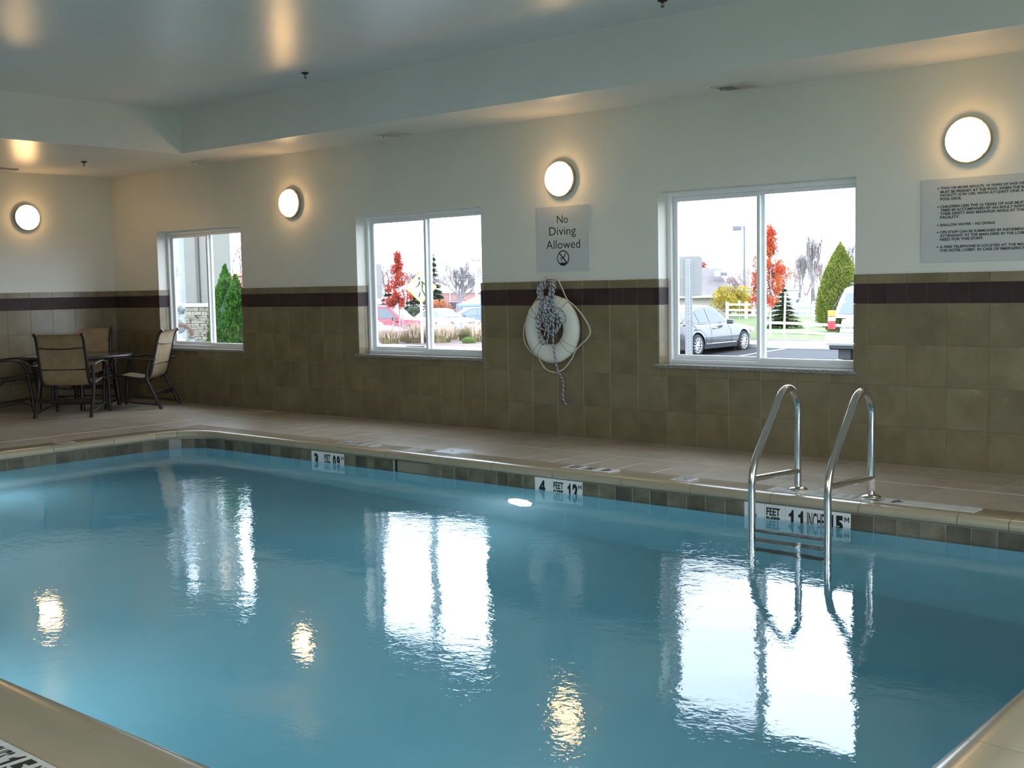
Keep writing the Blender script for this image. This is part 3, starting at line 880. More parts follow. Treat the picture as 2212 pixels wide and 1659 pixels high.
# ---------------------------------------------------------------- life ring and rope
ring = thing('life_ring', 'white life ring with a grab rope hanging on the tiled wall', 'life ring', (-6.775, -.03, .995))
M_ringw = flat('off_white_foam', (.72, .71, .62), .4, var=.03, vs=5)
rot = Matrix.Rotation(PI / 2, 4, 'X')
b = MB(); Rm, rm = .228, .089
vs, fs = [], []
for i in range(56):
    a = 2 * PI * i / 56
    for k in range(16):
        c = 2 * PI * k / 16
        rr_ = Rm + rm * math.cos(c)
        vs.append((rr_ * math.cos(a), -.058 + .054 * math.sin(c), rr_ * math.sin(a)))
for i in range(56):
    for k in range(16): fs.append((i * 16 + k, i * 16 + (k + 1) % 16, ((i + 1) % 56) * 16 + (k + 1) % 16, ((i + 1) % 56) * 16 + k))
b.add(vs, fs, True); b.build('ring_body', M_ringw, ring)
bands = [math.radians(q) for q in (143, 58, -36, -127)]
for a in bands:
    b = MB(); vs, fs = [], []
    for i in range(7):
        aa = a + (i - 3) / 3 * .105
        for k in range(17):
            c = 2 * PI * k / 16
            rr_ = Rm + (rm + .0035) * math.cos(c)
            vs.append((rr_ * math.cos(aa), -.058 + .0575 * math.sin(c), rr_ * math.sin(aa)))
    for i in range(6):
        for k in range(16): fs.append((i * 17 + k, i * 17 + k + 1, (i + 1) * 17 + k + 1, (i + 1) * 17 + k))
    b.add(vs, fs, True); bo = b.build('band', flat('white_band', (.70, .68, .58), .55, var=.04), ring)
    b = MB()
    for e in (-.108, .108):
        b.tube([((Rm + (rm + .004) * math.cos(c)) * math.cos(a + e), -.058 + .058 * math.sin(c), (Rm + (rm + .004) * math.cos(c)) * math.sin(a + e)) for c in [PI * (.5 + k / 10) + PI / 2 for k in range(-3, 12)]], .0016, 5)
    b.build('stitching', flat('grey_thread', (.22, .20, .17), .8), bo)
b = MB()
rope = [(143, .322), (120, .345), (98, .42), (84, .47), (74, .40), (58, .324), (40, .335), (20, .37), (2, .425), (-8, .42), (-22, .355), (-36, .324), (-52, .345), (-72, .385), (-88, .40), (-104, .385), (-118, .34), (-127, .322), (-142, .345), (-160, .365), (-178, .355), (166, .33), (143, .322)]
b.tube(smooth_path([(r_ * math.cos(math.radians(a)), -.045, r_ * math.sin(math.radians(a))) for a, r_ in rope[:-1]], 5, True), .0062, 8, True)
b.build('grab_rope', flat('cream_rope', (.62, .59, .46), .7, var=.1, vs=80), ring)

def M_rope():
    k = N('blue_and_white_braid'); uv = k.n('TexCoord').outputs['UV']
    sp = k.n('SeparateXYZ'); k.l(uv, sp.inputs[0])
    f = k.math('FRACT', k.math('ADD', k.math('MULTIPLY', sp.outputs[0], 2.0), sp.outputs[1]))
    c = k.mix(k.math('GREATER_THAN', f, .54), (.62, .61, .55), (.025, .035, .12))
    return k.done(k.bsdf(c, .75))
M_rope = M_rope()
rp = thing('throw_rope', 'coiled blue and white rope hung over the life ring, tail hanging down', 'rope', (-6.785, -.02, 1.455))
rr2 = random.Random(5)
b = MB()
for i in range(11):              # hanks looped over the hook and tied in the middle
    sp = rr2.uniform(.03, .10); ln = rr2.uniform(.36, .52) + (.09 if i in (3, 9) else 0); ph = rr2.uniform(-.02, .02)
    y = -.105 - .012 * (i % 5); cx = rr2.uniform(-.05, .05)
    w1, w2 = rr2.uniform(.05, .085), rr2.uniform(.05, .105)
    pts = [(ph, y * .55, .0), (w1 * .8, y * .8, -.035), (w1, y, -.10), (.022 + cx * .4, y - .01, -.205), (.012 + cx, y - .015, -.26), (w2 + cx, y, -.36), (w2 * .9 + cx, y, -ln + .06), (cx + .01, y - .004, -ln),
           (-w2 * .9 + cx, y, -ln + .05), (-w2 + cx, y, -.37), (-.014 + cx, y - .012, -.26), (-.03 + cx * .4, y - .012, -.205), (-w1 * 1.1, y, -.10), (-w1 * .8, y * .8, -.035)]
    b.tube(smooth_path(pts, 5, True), .0076, 7, True, uvlen=.046)
for j in range(4):
    b.tube(smooth_path([(.052 * math.cos(a), -.135 + .05 * math.sin(a), -.225 - .012 * j + .006 * math.sin(a * 2)) for a in [2 * PI * q / 10 for q in range(10)]], 3, True), .0076, 7, True, uvlen=.046)
b.build('coil', M_rope, rp)
b = MB(); b.tube(smooth_path([(.02, -.06, 0.0), (.075, -.10, -.05), (.094, -.145, -.12), (.092, -.155, -.30), (.096, -.155, -.44), (.086, -.15, -.58), (.100, -.125, -.80), (.104, -.04, -.93), (.092, -.018, -1.02), (.082, -.012, -1.085), (.096, -.012, -1.13), (.125, -.012, -1.165)], 6), 0.0076, 7, uvlen=.046); b.build('tail', M_rope, rp)
b = MB(); b.tube(smooth_path([(.01, -.16, -.215), (.06, -.165, -.225), (.14, -.15, -.255), (.20, -.14, -.30), (.225, -.135, -.36), (.205, -.14, -.40), (.165, -.145, -.405), (.12, -.15, -.38)], 6), .0055, 7, uvlen=.046); b.build('loose_end', M_rope, rp)
b = MB(); b.tube(smooth_path([(.0, .004, -.03), (0, -.05, -.03), (0, -.10, -.025), (0, -.125, .0), (0, -.118, .022)], 4), .006, 8); b.build('wall_hook', M_steel, ring, loc=(-.01, -.006, .463))
# ================================================================== table and sling chairs
M_frame = flat('dark_bronze_frame', (.016, .012, .010), .38, .0, var=.1)
def M_sling():
    k = N('tan_woven_sling'); tc = k.n('TexCoord').outputs['Object']
    w1 = k.n('TexWave'); w1.bands_direction = 'X'; w1.inputs['Scale'].default_value = 60; w1.inputs['Distortion'].default_value = 1.5; k.l(tc, w1.inputs[0])
    w2 = k.n('TexWave'); w2.bands_direction = 'Z'; w2.inputs['Scale'].default_value = 60; w2.inputs['Distortion'].default_value = 1.5; k.l(tc, w2.inputs[0])
    f = k.math('MULTIPLY', k.math('ADD', w1.outputs[1], w2.outputs[1]), .5)
    n1 = k.noise(14, 4, tc)
    c = k.ramp(k.math('ADD', k.math('MULTIPLY', f, .6), k.math('MULTIPLY', n1, .4)), [(.25, (.13, .085, .04)), (.55, (.27, .19, .10)), (.8, (.40, .30, .17))])
    return k.done(k.bsdf(c, .75))
M_sling = M_sling()
def sling_profile():
    return smooth_path([(.30, .375), (.255, .405), (.18, .412), (.05, .392), (-.10, .368), (-.185, .370), (-.235, .405), (-.262, .47), (-.285, .57), (-.318, .70), (-.345, .81), (-.362, .875), (-.385, .925), (-.425, .955)], 4)
def sling_chair():
    t = thing('sling_chair', '', 'chair')
    pr = sling_profile()
    b = MB(); vs, fs = [], []; nx = 9
    for (y, z) in pr:
        for i in range(nx):
            x = -.262 + .524 * i / (nx - 1)
            sag = .010 * (1 - (x / .262) ** 2)
            vs.append((x, y - (.8 * sag if z > .5 else 0), z - (sag if z <= .5 else 0)))
    for j in range(len(pr) - 1):
        for i in range(nx - 1): fs.append((j * nx + i, j * nx + i + 1, (j + 1) * nx + i + 1, (j + 1) * nx + i))
    n0 = len(vs)
    vs2 = [(x, y - (.004 if z > .5 else 0), z - (.004 if z <= .5 else 0)) for x, y, z in vs]
    b.add(vs, fs, True); b.add(vs2, [f[::-1] for f in fs], True); b.build('sling', M_sling, t)
    for sx in (-1, 1):
        b = MB(); b.tube([(sx * .270, y, z) for y, z in pr], .0178, 8); b.build('side_rail', M_frame, t)
        arm = smooth_path([(sx * .365, -.350, .600), (sx * .335, -.29, .592), (sx * .318, -.20, .598), (sx * .316, .0, .622), (sx * .316, .12, .618), (sx * .316, .20, .580), (sx * .316, .245, .50), (sx * .316, .27, .38), (sx * .316, .29, .20), (sx * .316, .305, .0)], 5)
        b = MB(); b.tube(arm[:23], .0215, 8, flat=.55, upv=(0, 0, 1)); b.build('armrest', M_frame, t)
        b = MB(); b.tube(arm[22:], .0205, 8); b.build('leg', M_frame, t)
        b = MB(); b.tube([(sx * .312, -.255, .595), (sx * .312, -.225, .46), (sx * .313, -.215, .37), (sx * .318, -.29, .20), (sx * .322, -.385, .0)], .0205, 8); b.build('leg', M_frame, t)
        b = MB(); b.tube(smooth_path([(sx * .316, -.36, .055), (sx * .310, -.10, .075), (sx * .300, .10, .10), (sx * .296, .17, .115), (sx * .305, .25, .085), (sx * .316, .296, .05)], 4), .0115, 6); b.build('sled_bar', M_frame, t)
        b = MB(); b.tube([(sx * .27, -.18, .36), (sx * .315, -.22, .38)], .012, 6); b.tube([(sx * .27, .22, .405), (sx * .318, .262, .41)], .012, 6); b.build('bracket', M_frame, t)
    b = MB(); b.tube(smooth_path([(-.27, -.342, .80), (-.14, -.362, .788), (0, -.368, .784), (.14, -.362, .788), (.27, -.342, .80)], 4), .0075, 6); b.build('back_bar', M_frame, t)
    b = MB(); b.tube([(-.315, -.285, .545), (.315, -.285, .545)], .0085, 6); b.build('back_bar', M_frame, t)
    b = MB(); b.tube(smooth_path([(-.27, -.10, .352), (-.14, -.10, .318), (0, -.10, .306), (.14, -.10, .318), (.27, -.10, .352)], 4), .0085, 6); b.build('seat_bar', M_frame, t)
    b = MB(); b.tube([(-.268, .275, .385), (.268, .275, .385)], .0085, 6); b.build('seat_bar', M_frame, t)
    b = MB(); b.cbox((0, -.305, .185), (.62, .014, .055), .004)
    for dz in (-.014, .014): b.tube([(-.308, -.313, .185 + dz), (.308, -.313, .185 + dz)], .005, 5)
    b.build('rear_plate', M_frame, t)
    b = MB(); b.tube([(-.298, .15, .110), (.298, .15, .110)], .009, 6); b.build('front_stretcher', M_frame, t)
    return t
ch0 = sling_chair()
def face(dx, dy): return math.atan2(-dx, dy)
chairs = [((-12.80, -1.545), face(-.66, .75), 'tan sling chair with its back to the camera, nearest the pool'),
          ((-12.90, -.62), face(-.80, -.60), 'tan sling chair seen side on below the far window'),
          ((-14.0, -.74), face(.72, -.69), 'tan sling chair behind the table in the room corner'),
          ((-13.98, -1.74), face(.55, .83), 'tan sling chair cut by the left frame edge')]
for i, ((x, y), rz, lab) in enumerate(chairs):
    o = ch0 if i == 0 else copy_tree(ch0)
    o.location = (x, y, 0); o.rotation_euler.z = rz; o['label'] = lab; o['group'] = 'sling chairs round the table'
tb = thing('patio_table', 'round dark patio table with a glass top among four sling chairs', 'table', (-13.56, -1.06, 0), .35)
TH = .655
b = MB(); b.lathe([(.600, TH - .042), (.640, TH - .044), (.652, TH - .036), (.655, TH - .012), (.645, TH + .002), (.625, TH + .004), (.600, TH - .002)], 56); b.build('table_rim', M_frame, tb)
def M_tabletop():
    k = N('smoked_table_glass'); p = k.pos()
    c = k.ramp(k.noise(90, 2, p), [(.4, (.035, .028, .026)), (.6, (.05, .04, .037))])
    return k.done(k.bsdf(c, .13, 0, .5))
b = MB(); b.lathe([(0, TH - .006), (.612, TH - .006), (.612, TH + .001), (0, TH + .001)], 56, smooth=False); b.build('tabletop', M_tabletop(), tb)
b = MB(); b.lathe([(.028, TH + .001), (.030, TH + .004), (.022, TH + .007), (.012, TH + .006), (0, TH + .006)], 18); b.build('umbrella_plug', flat('pale_plug', (.7, .7, .7), .4), tb)
for k in range(4):
    a = PI / 4 + k * PI / 2
    b = MB(); Mx = Matrix.Rotation(a, 4, 'Z')
    b.tube([(.44, 0, TH - .04), (.45, 0, .30), (.475, 0, 0)], .027, 4, M=Mx); b.build('leg', M_frame, tb)
    b = MB(); b.tube([(.10, 0, TH - .06), (.60, 0, TH - .05)], .015, 6, M=Mx); b.build('top_brace', M_frame, tb)
# ================================================================== outside: ground
def ground(name, pts_z, faces, mat, label):
    b = MB(); b.add(pts_z, faces); return b.build(name, mat, kind='structure', label=label)
def M_ground(name, a, c, d, sc, rough=.9):
    k = N(name); p = k.pos()
    f = k.noise(sc, 5, p, .65)
    col = k.ramp(f, [(.3, a), (.5, c), (.7, d)])
    return k.done(k.bsdf(col, rough, 0, .3, k.bump(k.noise(sc * 6, 3, p), .5, .02)))
M_asph = M_ground('dark_asphalt', (.022, .022, .025), (.027, .027, .030), (.034, .034, .037), 3.0)
M_lawn = M_ground('autumn_grass', (.055, .085, .022), (.09, .13, .035), (.14, .12, .06), 1.3)
M_mulch = M_ground('brown_mulch', (.06, .042, .035), (.10, .07, .058), (.15, .11, .09), 5.0)
M_conc = flat('pale_concrete', (.40, .40, .38), .8, var=.06, vs=3)
M_paintw = flat('white_road_paint', (.62, .62, .62), .7, var=.05)
zl = lambda y: -.68 + .025 * (y - 17)
lot = MB()
for x0, x1, y0, y1 in ((-40, 12, 13, 22.4), (-13.5, 12, .3, 13)):
    lot.quad((x0, y0, zl(y0)), (x1, y0, zl(y0)), (x1, y1, zl(y1)), (x0, y1, zl(y1)))
lot = lot.build('parking_pavement', M_asph, kind='structure', label='dark asphalt parking lot with white stall lines')
for x in (-16.05, -13.07, -10.08):
    b = MB(); y0, y1 = 17.2, 22.35
    b.add([(x - .05, y0, zl(y0) + .004), (x + .05, y0, zl(y0) + .004), (x + .05, y1, zl(y1) + .004), (x - .05, y1, zl(y1) + .004)], [(0, 1, 2, 3)]); b.build('stall_line', M_paintw, lot)
b = MB(); b.prism([(-23, 22.4), (6, 22.4), (6, 24.3), (-23, 24.3)], -.75, -.44); b.build('kerb', M_conc, kind='structure', label='wide pale concrete kerb at the end of the parking stalls')
b = MB(); b.quad((-70, .3, -.40), (-13.5, .3, -.40), (-13.5, 13, -.50), (-70, 13, -.50)); b.build('lawn_ground', M_lawn, kind='structure', label='grass beside the building outside the far window')
def zf(y): return -.46 if y < 30 else -.46 - .012 * (y - 30)
b = MB(); ys = [24.3, 27, 30, 36, 45, 60, 80, 110]; vs = []
for y in ys: vs += [(-.735 * (y + 8.56), y, zf(y)), (14 - .2 * y, y, zf(y))]
b.add(vs, [(2 * i, 2 * i + 1, 2 * i + 3, 2 * i + 2) for i in range(len(ys) - 1)]); b.build('lawn_ground', M_lawn, kind='structure', label='autumn lawn beyond the parking stalls')
b = MB(); b.quad((-18.9, 24.35, -.438), (-8, 24.35, -.438), (-8, 25.6, -.448), (-18.9, 25.6, -.448)); b.build('mulch_ground', M_mulch, kind='structure', label='strip of mulch behind the concrete kerb')
b = MB(); b.add([(-160, 13, -1.25), (-40, 13, -1.25), (-26, 27.5, -1.25), (-90, 120, -1.25), (-200, 120, -1.25)], [(0, 1, 2, 3, 4)]); b.build('lower_pavement', flat('pale_worn_asphalt', (.10, .10, .105), .9, var=.1, vs=1), kind='structure', label='pale lower car park behind the planting bed')
b = MB(); b.quad((2.8, -60, -.9), (90, -60, -.9), (90, 90, -.9), (2.8, 90, -.9)); b.quad((-60, -60, -.9), (2.8, -60, -.9), (2.8, -10.7, -.9), (-60, -10.7, -.9)); b.build('yard_ground', M_lawn, kind='structure', label='grass round the other sides of the building')
# planting bed with its kerb
bed = [(-39, 21.6), (-33.5, 19.9), (-29.6, 18.95), (-26.2, 18.25), (-23.4, 18.2), (-21.2, 18.5), (-20.2, 20.0), (-20.6, 24), (-22.5, 27), (-40, 27.6)]
b = MB(); b.prism(bed, -1.3, -.46); b.build('planting_ground', M_mulch, kind='structure', label='mulched planting bed outside the middle window')
b = MB()
fr = bed[:8]
for p, q in zip(fr, fr[1:]):
    dx, dy = q[0] - p[0], q[1] - p[1]; L_ = math.hypot(dx, dy); nx, ny = dy / L_ * .55, -dx / L_ * .55
    b.prism([(p[0] + nx, p[1] + ny), (q[0] + nx, q[1] + ny), q, p], -.72, -.45)
b.build('kerb', M_conc, kind='structure', label='curved pale kerb in front of the planting bed')
t = thing('storm_drain', 'dark drain inlet set in the curved kerb', 'drain', (-26.040, 17.149, -0.480), .12)
b = MB(); b.cbox((0, 0, .03), (.55, .3, .13), .02); b.build('inlet', flat('dark_iron', (.03, .028, .026), .7), t)
b = MB()
for i in range(5): b.cbox((-.2 + .1 * i, -.153, .03), (.02, .02, .11), .004)
b.build('grate', flat('worn_iron', (.10, .09, .08), .6), t)

# ================================================================== plants
def rnd_unit(r):
    z = r.uniform(-1, 1); a = r.uniform(0, 2 * PI); q = math.sqrt(1 - z * z)
    return Vector((q * math.cos(a), q * math.sin(a), z))
def leaf_cloud(b, n, sampler, size, r, tall=1.0):
    for i in range(n):
        c = Vector(sampler(r)); u = rnd_unit(r); v = u.cross(rnd_unit(r))
        if v.length < .05: continue
        v.normalize(); s = size * r.uniform(.6, 1.3)
        a, d = u * s * .5, v * s * .5 * tall
        b.v += [tuple(c - a), tuple(c + d), tuple(c + a), tuple(c - d)]
        k = len(b.v) - 4; b.f.append((k, k + 1, k + 2, k + 3)); b.s.append(False)
def leafmat(name, stops, sc=3.0):
    k = N(name); p = k.pos()
    c = k.ramp(k.noise(sc, 4, p, .7), stops)
    d = k.n('BsdfDiffuse'); k.l(c, d.inputs[0]); tr = k.n('BsdfTranslucent'); k.l(c, tr.inputs[0])
    mx = k.n('MixShader'); mx.inputs[0].default_value = .35; k.l(d.outputs[0], mx.inputs[1]); k.l(tr.outputs[0], mx.inputs[2])
    return k.done(mx.outputs[0])
M_red = leafmat('red_maple_leaves', [(.3, (.30, .16, .04)), (.45, (.42, .10, .03)), (.65, (.45, .05, .045))], 2.2)
M_red2 = leafmat('coral_leaves', [(.3, (.40, .09, .05)), (.6, (.46, .07, .05)), (.7, (.40, .16, .05))], 2.2)
M_orange = leafmat('orange_leaves', [(.3, (.32, .14, .06)), (.6, (.40, .15, .08)), (.7, (.30, .17, .10))], 1.2)
M_yellow = leafmat('yellow_leaves', [(.3, (.30, .27, .04)), (.5, (.45, .34, .05)), (.7, (.28, .22, .10))], 1.6)
M_arb = leafmat('arborvitae_green', [(.3, (.012, .045, .008)), (.5, (.035, .10, .016)), (.72, (.075, .17, .03))], 9.0)
M_arb2 = leafmat('yellow_green_cedar', [(.3, (.06, .085, .014)), (.5, (.14, .165, .03)), (.72, (.28, .26, .07))], 3.4)
M_spruce = leafmat('grey_green_spruce', [(.3, (.07, .095, .06)), (.5, (.12, .15, .095)), (.72, (.19, .21, .14))], 2.4)
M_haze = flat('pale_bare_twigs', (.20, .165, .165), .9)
M_bark = flat('grey_brown_bark', (.10, .085, .075), .9, var=.2, vs=12)
M_pale = flat('pale_trunk', (.30, .26, .25), .9, var=.1)
def branches(b, p, d, L_, r0, depth, r, spread=.5, upb=.25, n=3, sides=4):
    q = p + d * L_
    b.tube([tuple(p), tuple(p + d * L_ * .5 + rnd_unit(r) * L_ * .04), tuple(q)], [r0, r0 * .8, r0 * .6], sides, caps=False)
    if depth == 0: return
    for i in range(n + (r.random() < .5)):
        e = (d + rnd_unit(r) * spread + Vector((0, 0, upb))).normalized()
        s = p + d * L_ * r.uniform(.55, 1.0)
        branches(b, s, e, L_ * r.uniform(.58, .82), r0 * .55, depth - 1, r, spread, upb, n, 3)
def bare_tree(label, x, y, z, h, seed, mat, depth=5, spread=.5, upb=.22, n=3, r0=None, name='bare_tree', group=None, twig=None):
    r = random.Random(seed); t = thing(name, label, 'tree', (x, y, z), 0, group)
    r0 = r0 or h * .025; L_ = h * .30
    b = MB(); b.tube([(0, 0, -.3), (0, 0, L_ * .5), (r.uniform(-.05, .05), 0, L_)], [r0 * 1.2, r0, r0 * .85], 8); b.build('trunk', mat, t)
    b = MB()
    for i in range(n + 2):
        d = (Vector((0, 0, 1)) + rnd_unit(r) * spread * .9).normalized()
        branches(b, Vector((0, 0, L_ * r.uniform(.75, 1.0))), d, h * .25, r0 * .6, depth - 1, r, spread, upb, n)
    b.build('branches', twig or mat, t, kind='stuff')
    return t
def maple(label, x, y, z, h, cr, cb, seed, mat, n=2600, size=.10, trunk=.05, stakes=0, taper=.55, name='maple_tree'):
    """small street tree: egg-shaped crown of loose leaves on a thin staked trunk"""
    r = random.Random(seed); t = thing(name, label, 'tree', (x, y, z))
    b = MB(); b.tube([(0, 0, -.2), (0, 0, cb * .6), (.02, 0, h * .85)], [trunk, trunk * .85, trunk * .3], 8); b.build('trunk', M_pale, t)
    b = MB()
    for i in range(22):
        zz = cb + (h - cb) * r.uniform(.0, .7); a = r.uniform(0, 2 * PI); e = cr * .8 * (1 - .6 * (zz - cb) / (h - cb))
        b.tube([(0, 0, zz), (e * .5 * math.cos(a), e * .5 * math.sin(a), zz + .2 * e), (e * math.cos(a), e * math.sin(a), zz + .75 * e)], [trunk * .4, trunk * .25, trunk * .1], 4)
    b.build('branches', M_bark, t, kind='stuff')
    clumps = []
    for i in range(46):
        u = r.random(); zz = cb + (h - cb) * u
        prof = math.sin(PI * min(1, (u * .88 + .12)) ** taper) if u < .98 else .1
        a = r.uniform(0, 2 * PI); q = cr * prof * math.sqrt(r.random()) * .85
        clumps.append((q * math.cos(a), q * math.sin(a), zz, cr * r.uniform(.18, .34)))
    def smp(r):
        c = r.choice(clumps); e = rnd_unit(r) * c[3] * r.random() ** .4
        return (c[0] + e.x, c[1] + e.y, c[2] + e.z * 1.2)
    b = MB(); leaf_cloud(b, n, smp, size, r); b.build('crown', mat, t, kind='stuff')
    for k in range(stakes):
        sx = (-.32, .30)[k]
        b = MB(); b.tube([(sx, -.1, -.1), (sx * .8, -.05, .75 + .1 * k)], .025, 6); b.build('stake', flat('weathered_stake', (.30, .26, .24), .9), t)
    return t
def column(label, x, y, z, h, rad, seed, mat, n=5000, size=.06, peaks=1, tip=.5, name='arborvitae'):
    """upright evergreen: dense shell of fine upright sprays round a dark heart"""
    r = random.Random(seed); t = thing(name, label, 'shrub', (x, y, z))
    b = MB(); b.tube([(0, 0, -.2), (0, 0, h * .8)], [rad * .12, rad * .04], 6); b.build('stem', M_bark, t)
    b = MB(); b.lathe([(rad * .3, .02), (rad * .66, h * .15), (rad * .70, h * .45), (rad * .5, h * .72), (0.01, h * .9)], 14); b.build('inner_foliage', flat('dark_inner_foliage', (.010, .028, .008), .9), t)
    offs = [(0, 0, 1)] if peaks == 1 else [(-rad * .28, 0, 1), (rad * .32, .0, .93)]
    def smp(r):
        ox, oy, s = r.choice(offs); u = r.random() ** .9
        q = rad * (1 - .55 * (1 - min(1, u / .18)) ** 2) if u < .18 else rad * (1 - ((u - .18) / .82) ** (1.0 / tip))
        q *= (1 if peaks == 1 else .85) * r.uniform(.72, 1.05); a = r.uniform(0, 2 * PI)
        return (ox * min(1, u * 1.5) + q * math.cos(a), oy + q * math.sin(a), h * s * u + r.uniform(-.02, .02) * h)
    b = MB()
    for i in range(n):
        c = Vector(smp(r)); d = Vector((c.x * .5, c.y * .5, rad * r.uniform(.5, 1.1))) + rnd_unit(r) * rad * .35
        d.normalize(); s_ = size * r.uniform(.6, 1.4); w_ = d.cross(rnd_unit(r))
        if w_.length < .05: continue
        w_.normalize(); w_ *= s_ * .28
        k = len(b.v); b.v += [tuple(c - w_ * .4), tuple(c + d * s_ * .5 - w_), tuple(c + d * s_), tuple(c + d * s_ * .5 + w_)]; b.f.append((k, k + 1, k + 2, k + 3)); b.s.append(False)
    b.build('foliage', mat, t, kind='stuff')
    return t
def conifer(label, x, y, z, h, rad, seed, mat, n=2600, size=.3, name='spruce_tree', base=.06, group=None):
    r = random.Random(seed); t = thing(name, label, 'tree', (x, y, z), 0, group)
    b = MB(); b.tube([(0, 0, -.3), (0, 0, h)], [rad * .12, .01 * h], 6); b.build('trunk', M_bark, t)
    b = MB(); tiers = int(h / size * .9)
    for i in range(n):
        u = base + (1 - base) * (1 - math.sqrt(r.random())); u = (round(u * tiers) + r.uniform(-.3, .3)) / tiers
        a = r.uniform(0, 2 * PI); q = rad * (1 - u) * r.uniform(.2, 1.0)
        c = Vector((q * math.cos(a), q * math.sin(a), h * u - q * .18))
        d = Vector((math.cos(a), math.sin(a), r.uniform(-.35, .25))).normalized(); w_ = d.cross(Vector((0, 0, 1))) * size * .36
        s_ = size * r.uniform(.5, 1.1) * (1.1 - .6 * u)
        k = len(b.v); b.v += [tuple(c), tuple(c + d * s_ * .5 + w_), tuple(c + d * s_), tuple(c + d * s_ * .5 - w_)]; b.f.append((k, k + 1, k + 2, k + 3)); b.s.append(False)
    b.build('boughs', mat, t, kind='stuff')
    return t
def tuft(label, x, y, z, h, rad, seed, mat, mat2, n=260, name='ornamental_grass', group='grasses in the planting bed', droop=.5):
    r = random.Random(seed); t = thing(name, label, 'grass', (x, y, z), 0, group)
    b = MB(); c = MB()
    for i in range(n):
        a = r.uniform(0, 2 * PI); e = rad * r.random() ** .6; hh = h * r.uniform(.35, 1.0) * (1.05 - .35 * (e / rad) ** 2)
        bx, by = .62 * e * math.cos(a), .62 * e * math.sin(a); w_ = .006 + .004 * r.random()
        mx, my = .74 * e * math.cos(a), .74 * e * math.sin(a); tx, ty = e * math.cos(a), e * math.sin(a)
        px, py = -math.sin(a) * w_, math.cos(a) * w_
        k = len(b.v)
        b.v += [(bx - px, by - py, 0), (bx + px, by + py, 0), (mx + px, my + py, hh * .6), (mx - px, my - py, hh * .6), (tx, ty, hh * (1 - droop * .3))]
        b.f += [(k, k + 1, k + 2, k + 3), (k + 3, k + 2, k + 4)]; b.s += [False, False]
        if mat2 and r.random() < .55:
            k = len(c.v); L_ = h * .24
            c.v += [(tx - px * 1.7, ty - py * 1.7, hh * .8), (tx + px * 1.7, ty + py * 1.7, hh * .8), (tx * 1.15, ty * 1.15, hh * .8 + L_)]; c.f.append((k, k + 1, k + 2)); c.s.append(False)
    b.build('blades', mat, t, kind='stuff')
    if c.f: c.build('plumes', mat2, t, kind='stuff')
    return t
M_blade = leafmat('tan_grass_blades', [(.3, (.16, .15, .06)), (.5, (.30, .24, .13)), (.7, (.36, .27, .18))], 3)
M_plume = leafmat('cream_plumes', [(.3, (.42, .30, .24)), (.7, (.5, .4, .33))], 3)
M_lowgreen = leafmat('low_green_leaves', [(.3, (.06, .10, .03)), (.5, (.13, .19, .06)), (.7, (.2, .24, .09))], 3)

# outside the far window
column('tall green arborvitae filling half of the far window', -14.712, 2.097, -.42, 2.16, .40, 3, M_arb, 17000, .052, 2, .45)
# outside the middle window
maple('small coral-red maple behind the crossing sign', -33.416, 23.605, -.46, 3.22, .55, 1.15, 11, M_red2, 7000, .055, .035, 2, .6)
bed_g = [(0, 0, .66, .50), (0, 0, .52, .36), (0, 0, .78, .55), (0, 0, .72, .55), (0, 0, .76, .56), (0, 0, .70, .52), (0, 0, .70, .55), (0, 0, .60, .45)]
gx = [(-28.967, 18.826), (-29.623, 20.246), (-28.660, 19.749), (-29.044, 20.742), (-27.998, 20.316), (-29.171, 21.954), (-28.764, 22.963), (-26.904, 21.253)]
gl = ['tan feather grass at the left end of the planting bed', 'short olive grass clump left of the crossing sign post', 'tan plumed grass just left of the crossing sign post', 'tan plumed grass just behind the crossing sign post', 'tan plumed grass just right of the window meeting rail', 'pale plumed grass further right in the planting bed', 'pale plumed grass behind the green shrub', 'tan grass clump at the right end of the planting bed']
for i, ((x, y), (_, _, h, rd)) in enumerate(zip(gx, bed_g)):
    tuft(gl[i], x, y, -.46, h, rd, 40 + i, M_blade, M_plume if i != 1 else None, 620)
t = tuft('olive brown rounded shrub in the planting bed', -28.032, 21.608, -.46, .50, .36, 60, leafmat('olive_brown', [(.3, (.10, .09, .035)), (.7, (.19, .15, .08))], 3), None, 700, 'low_shrub', None, .2); t['category'] = 'shrub'
t = tuft('low bright green shrub at the front of the planting bed', -26.583, 20.207, -.46, .30, .34, 61, M_lowgreen, None, 500, 'low_shrub', None, .8); t['category'] = 'shrub'
t = tuft('small yellow-leaved plant in the planting bed', -29.019, 22.084, -.46, .36, .18, 62, M_yellow, None, 220, 'low_shrub', None, .3); t['category'] = 'shrub'
t = tuft('small orange-leaved plant under the coral-red maple', -31.172, 21.562, -.46, .30, .16, 63, M_orange, None, 160, 'low_shrub', None, .3); t['category'] = 'shrub'
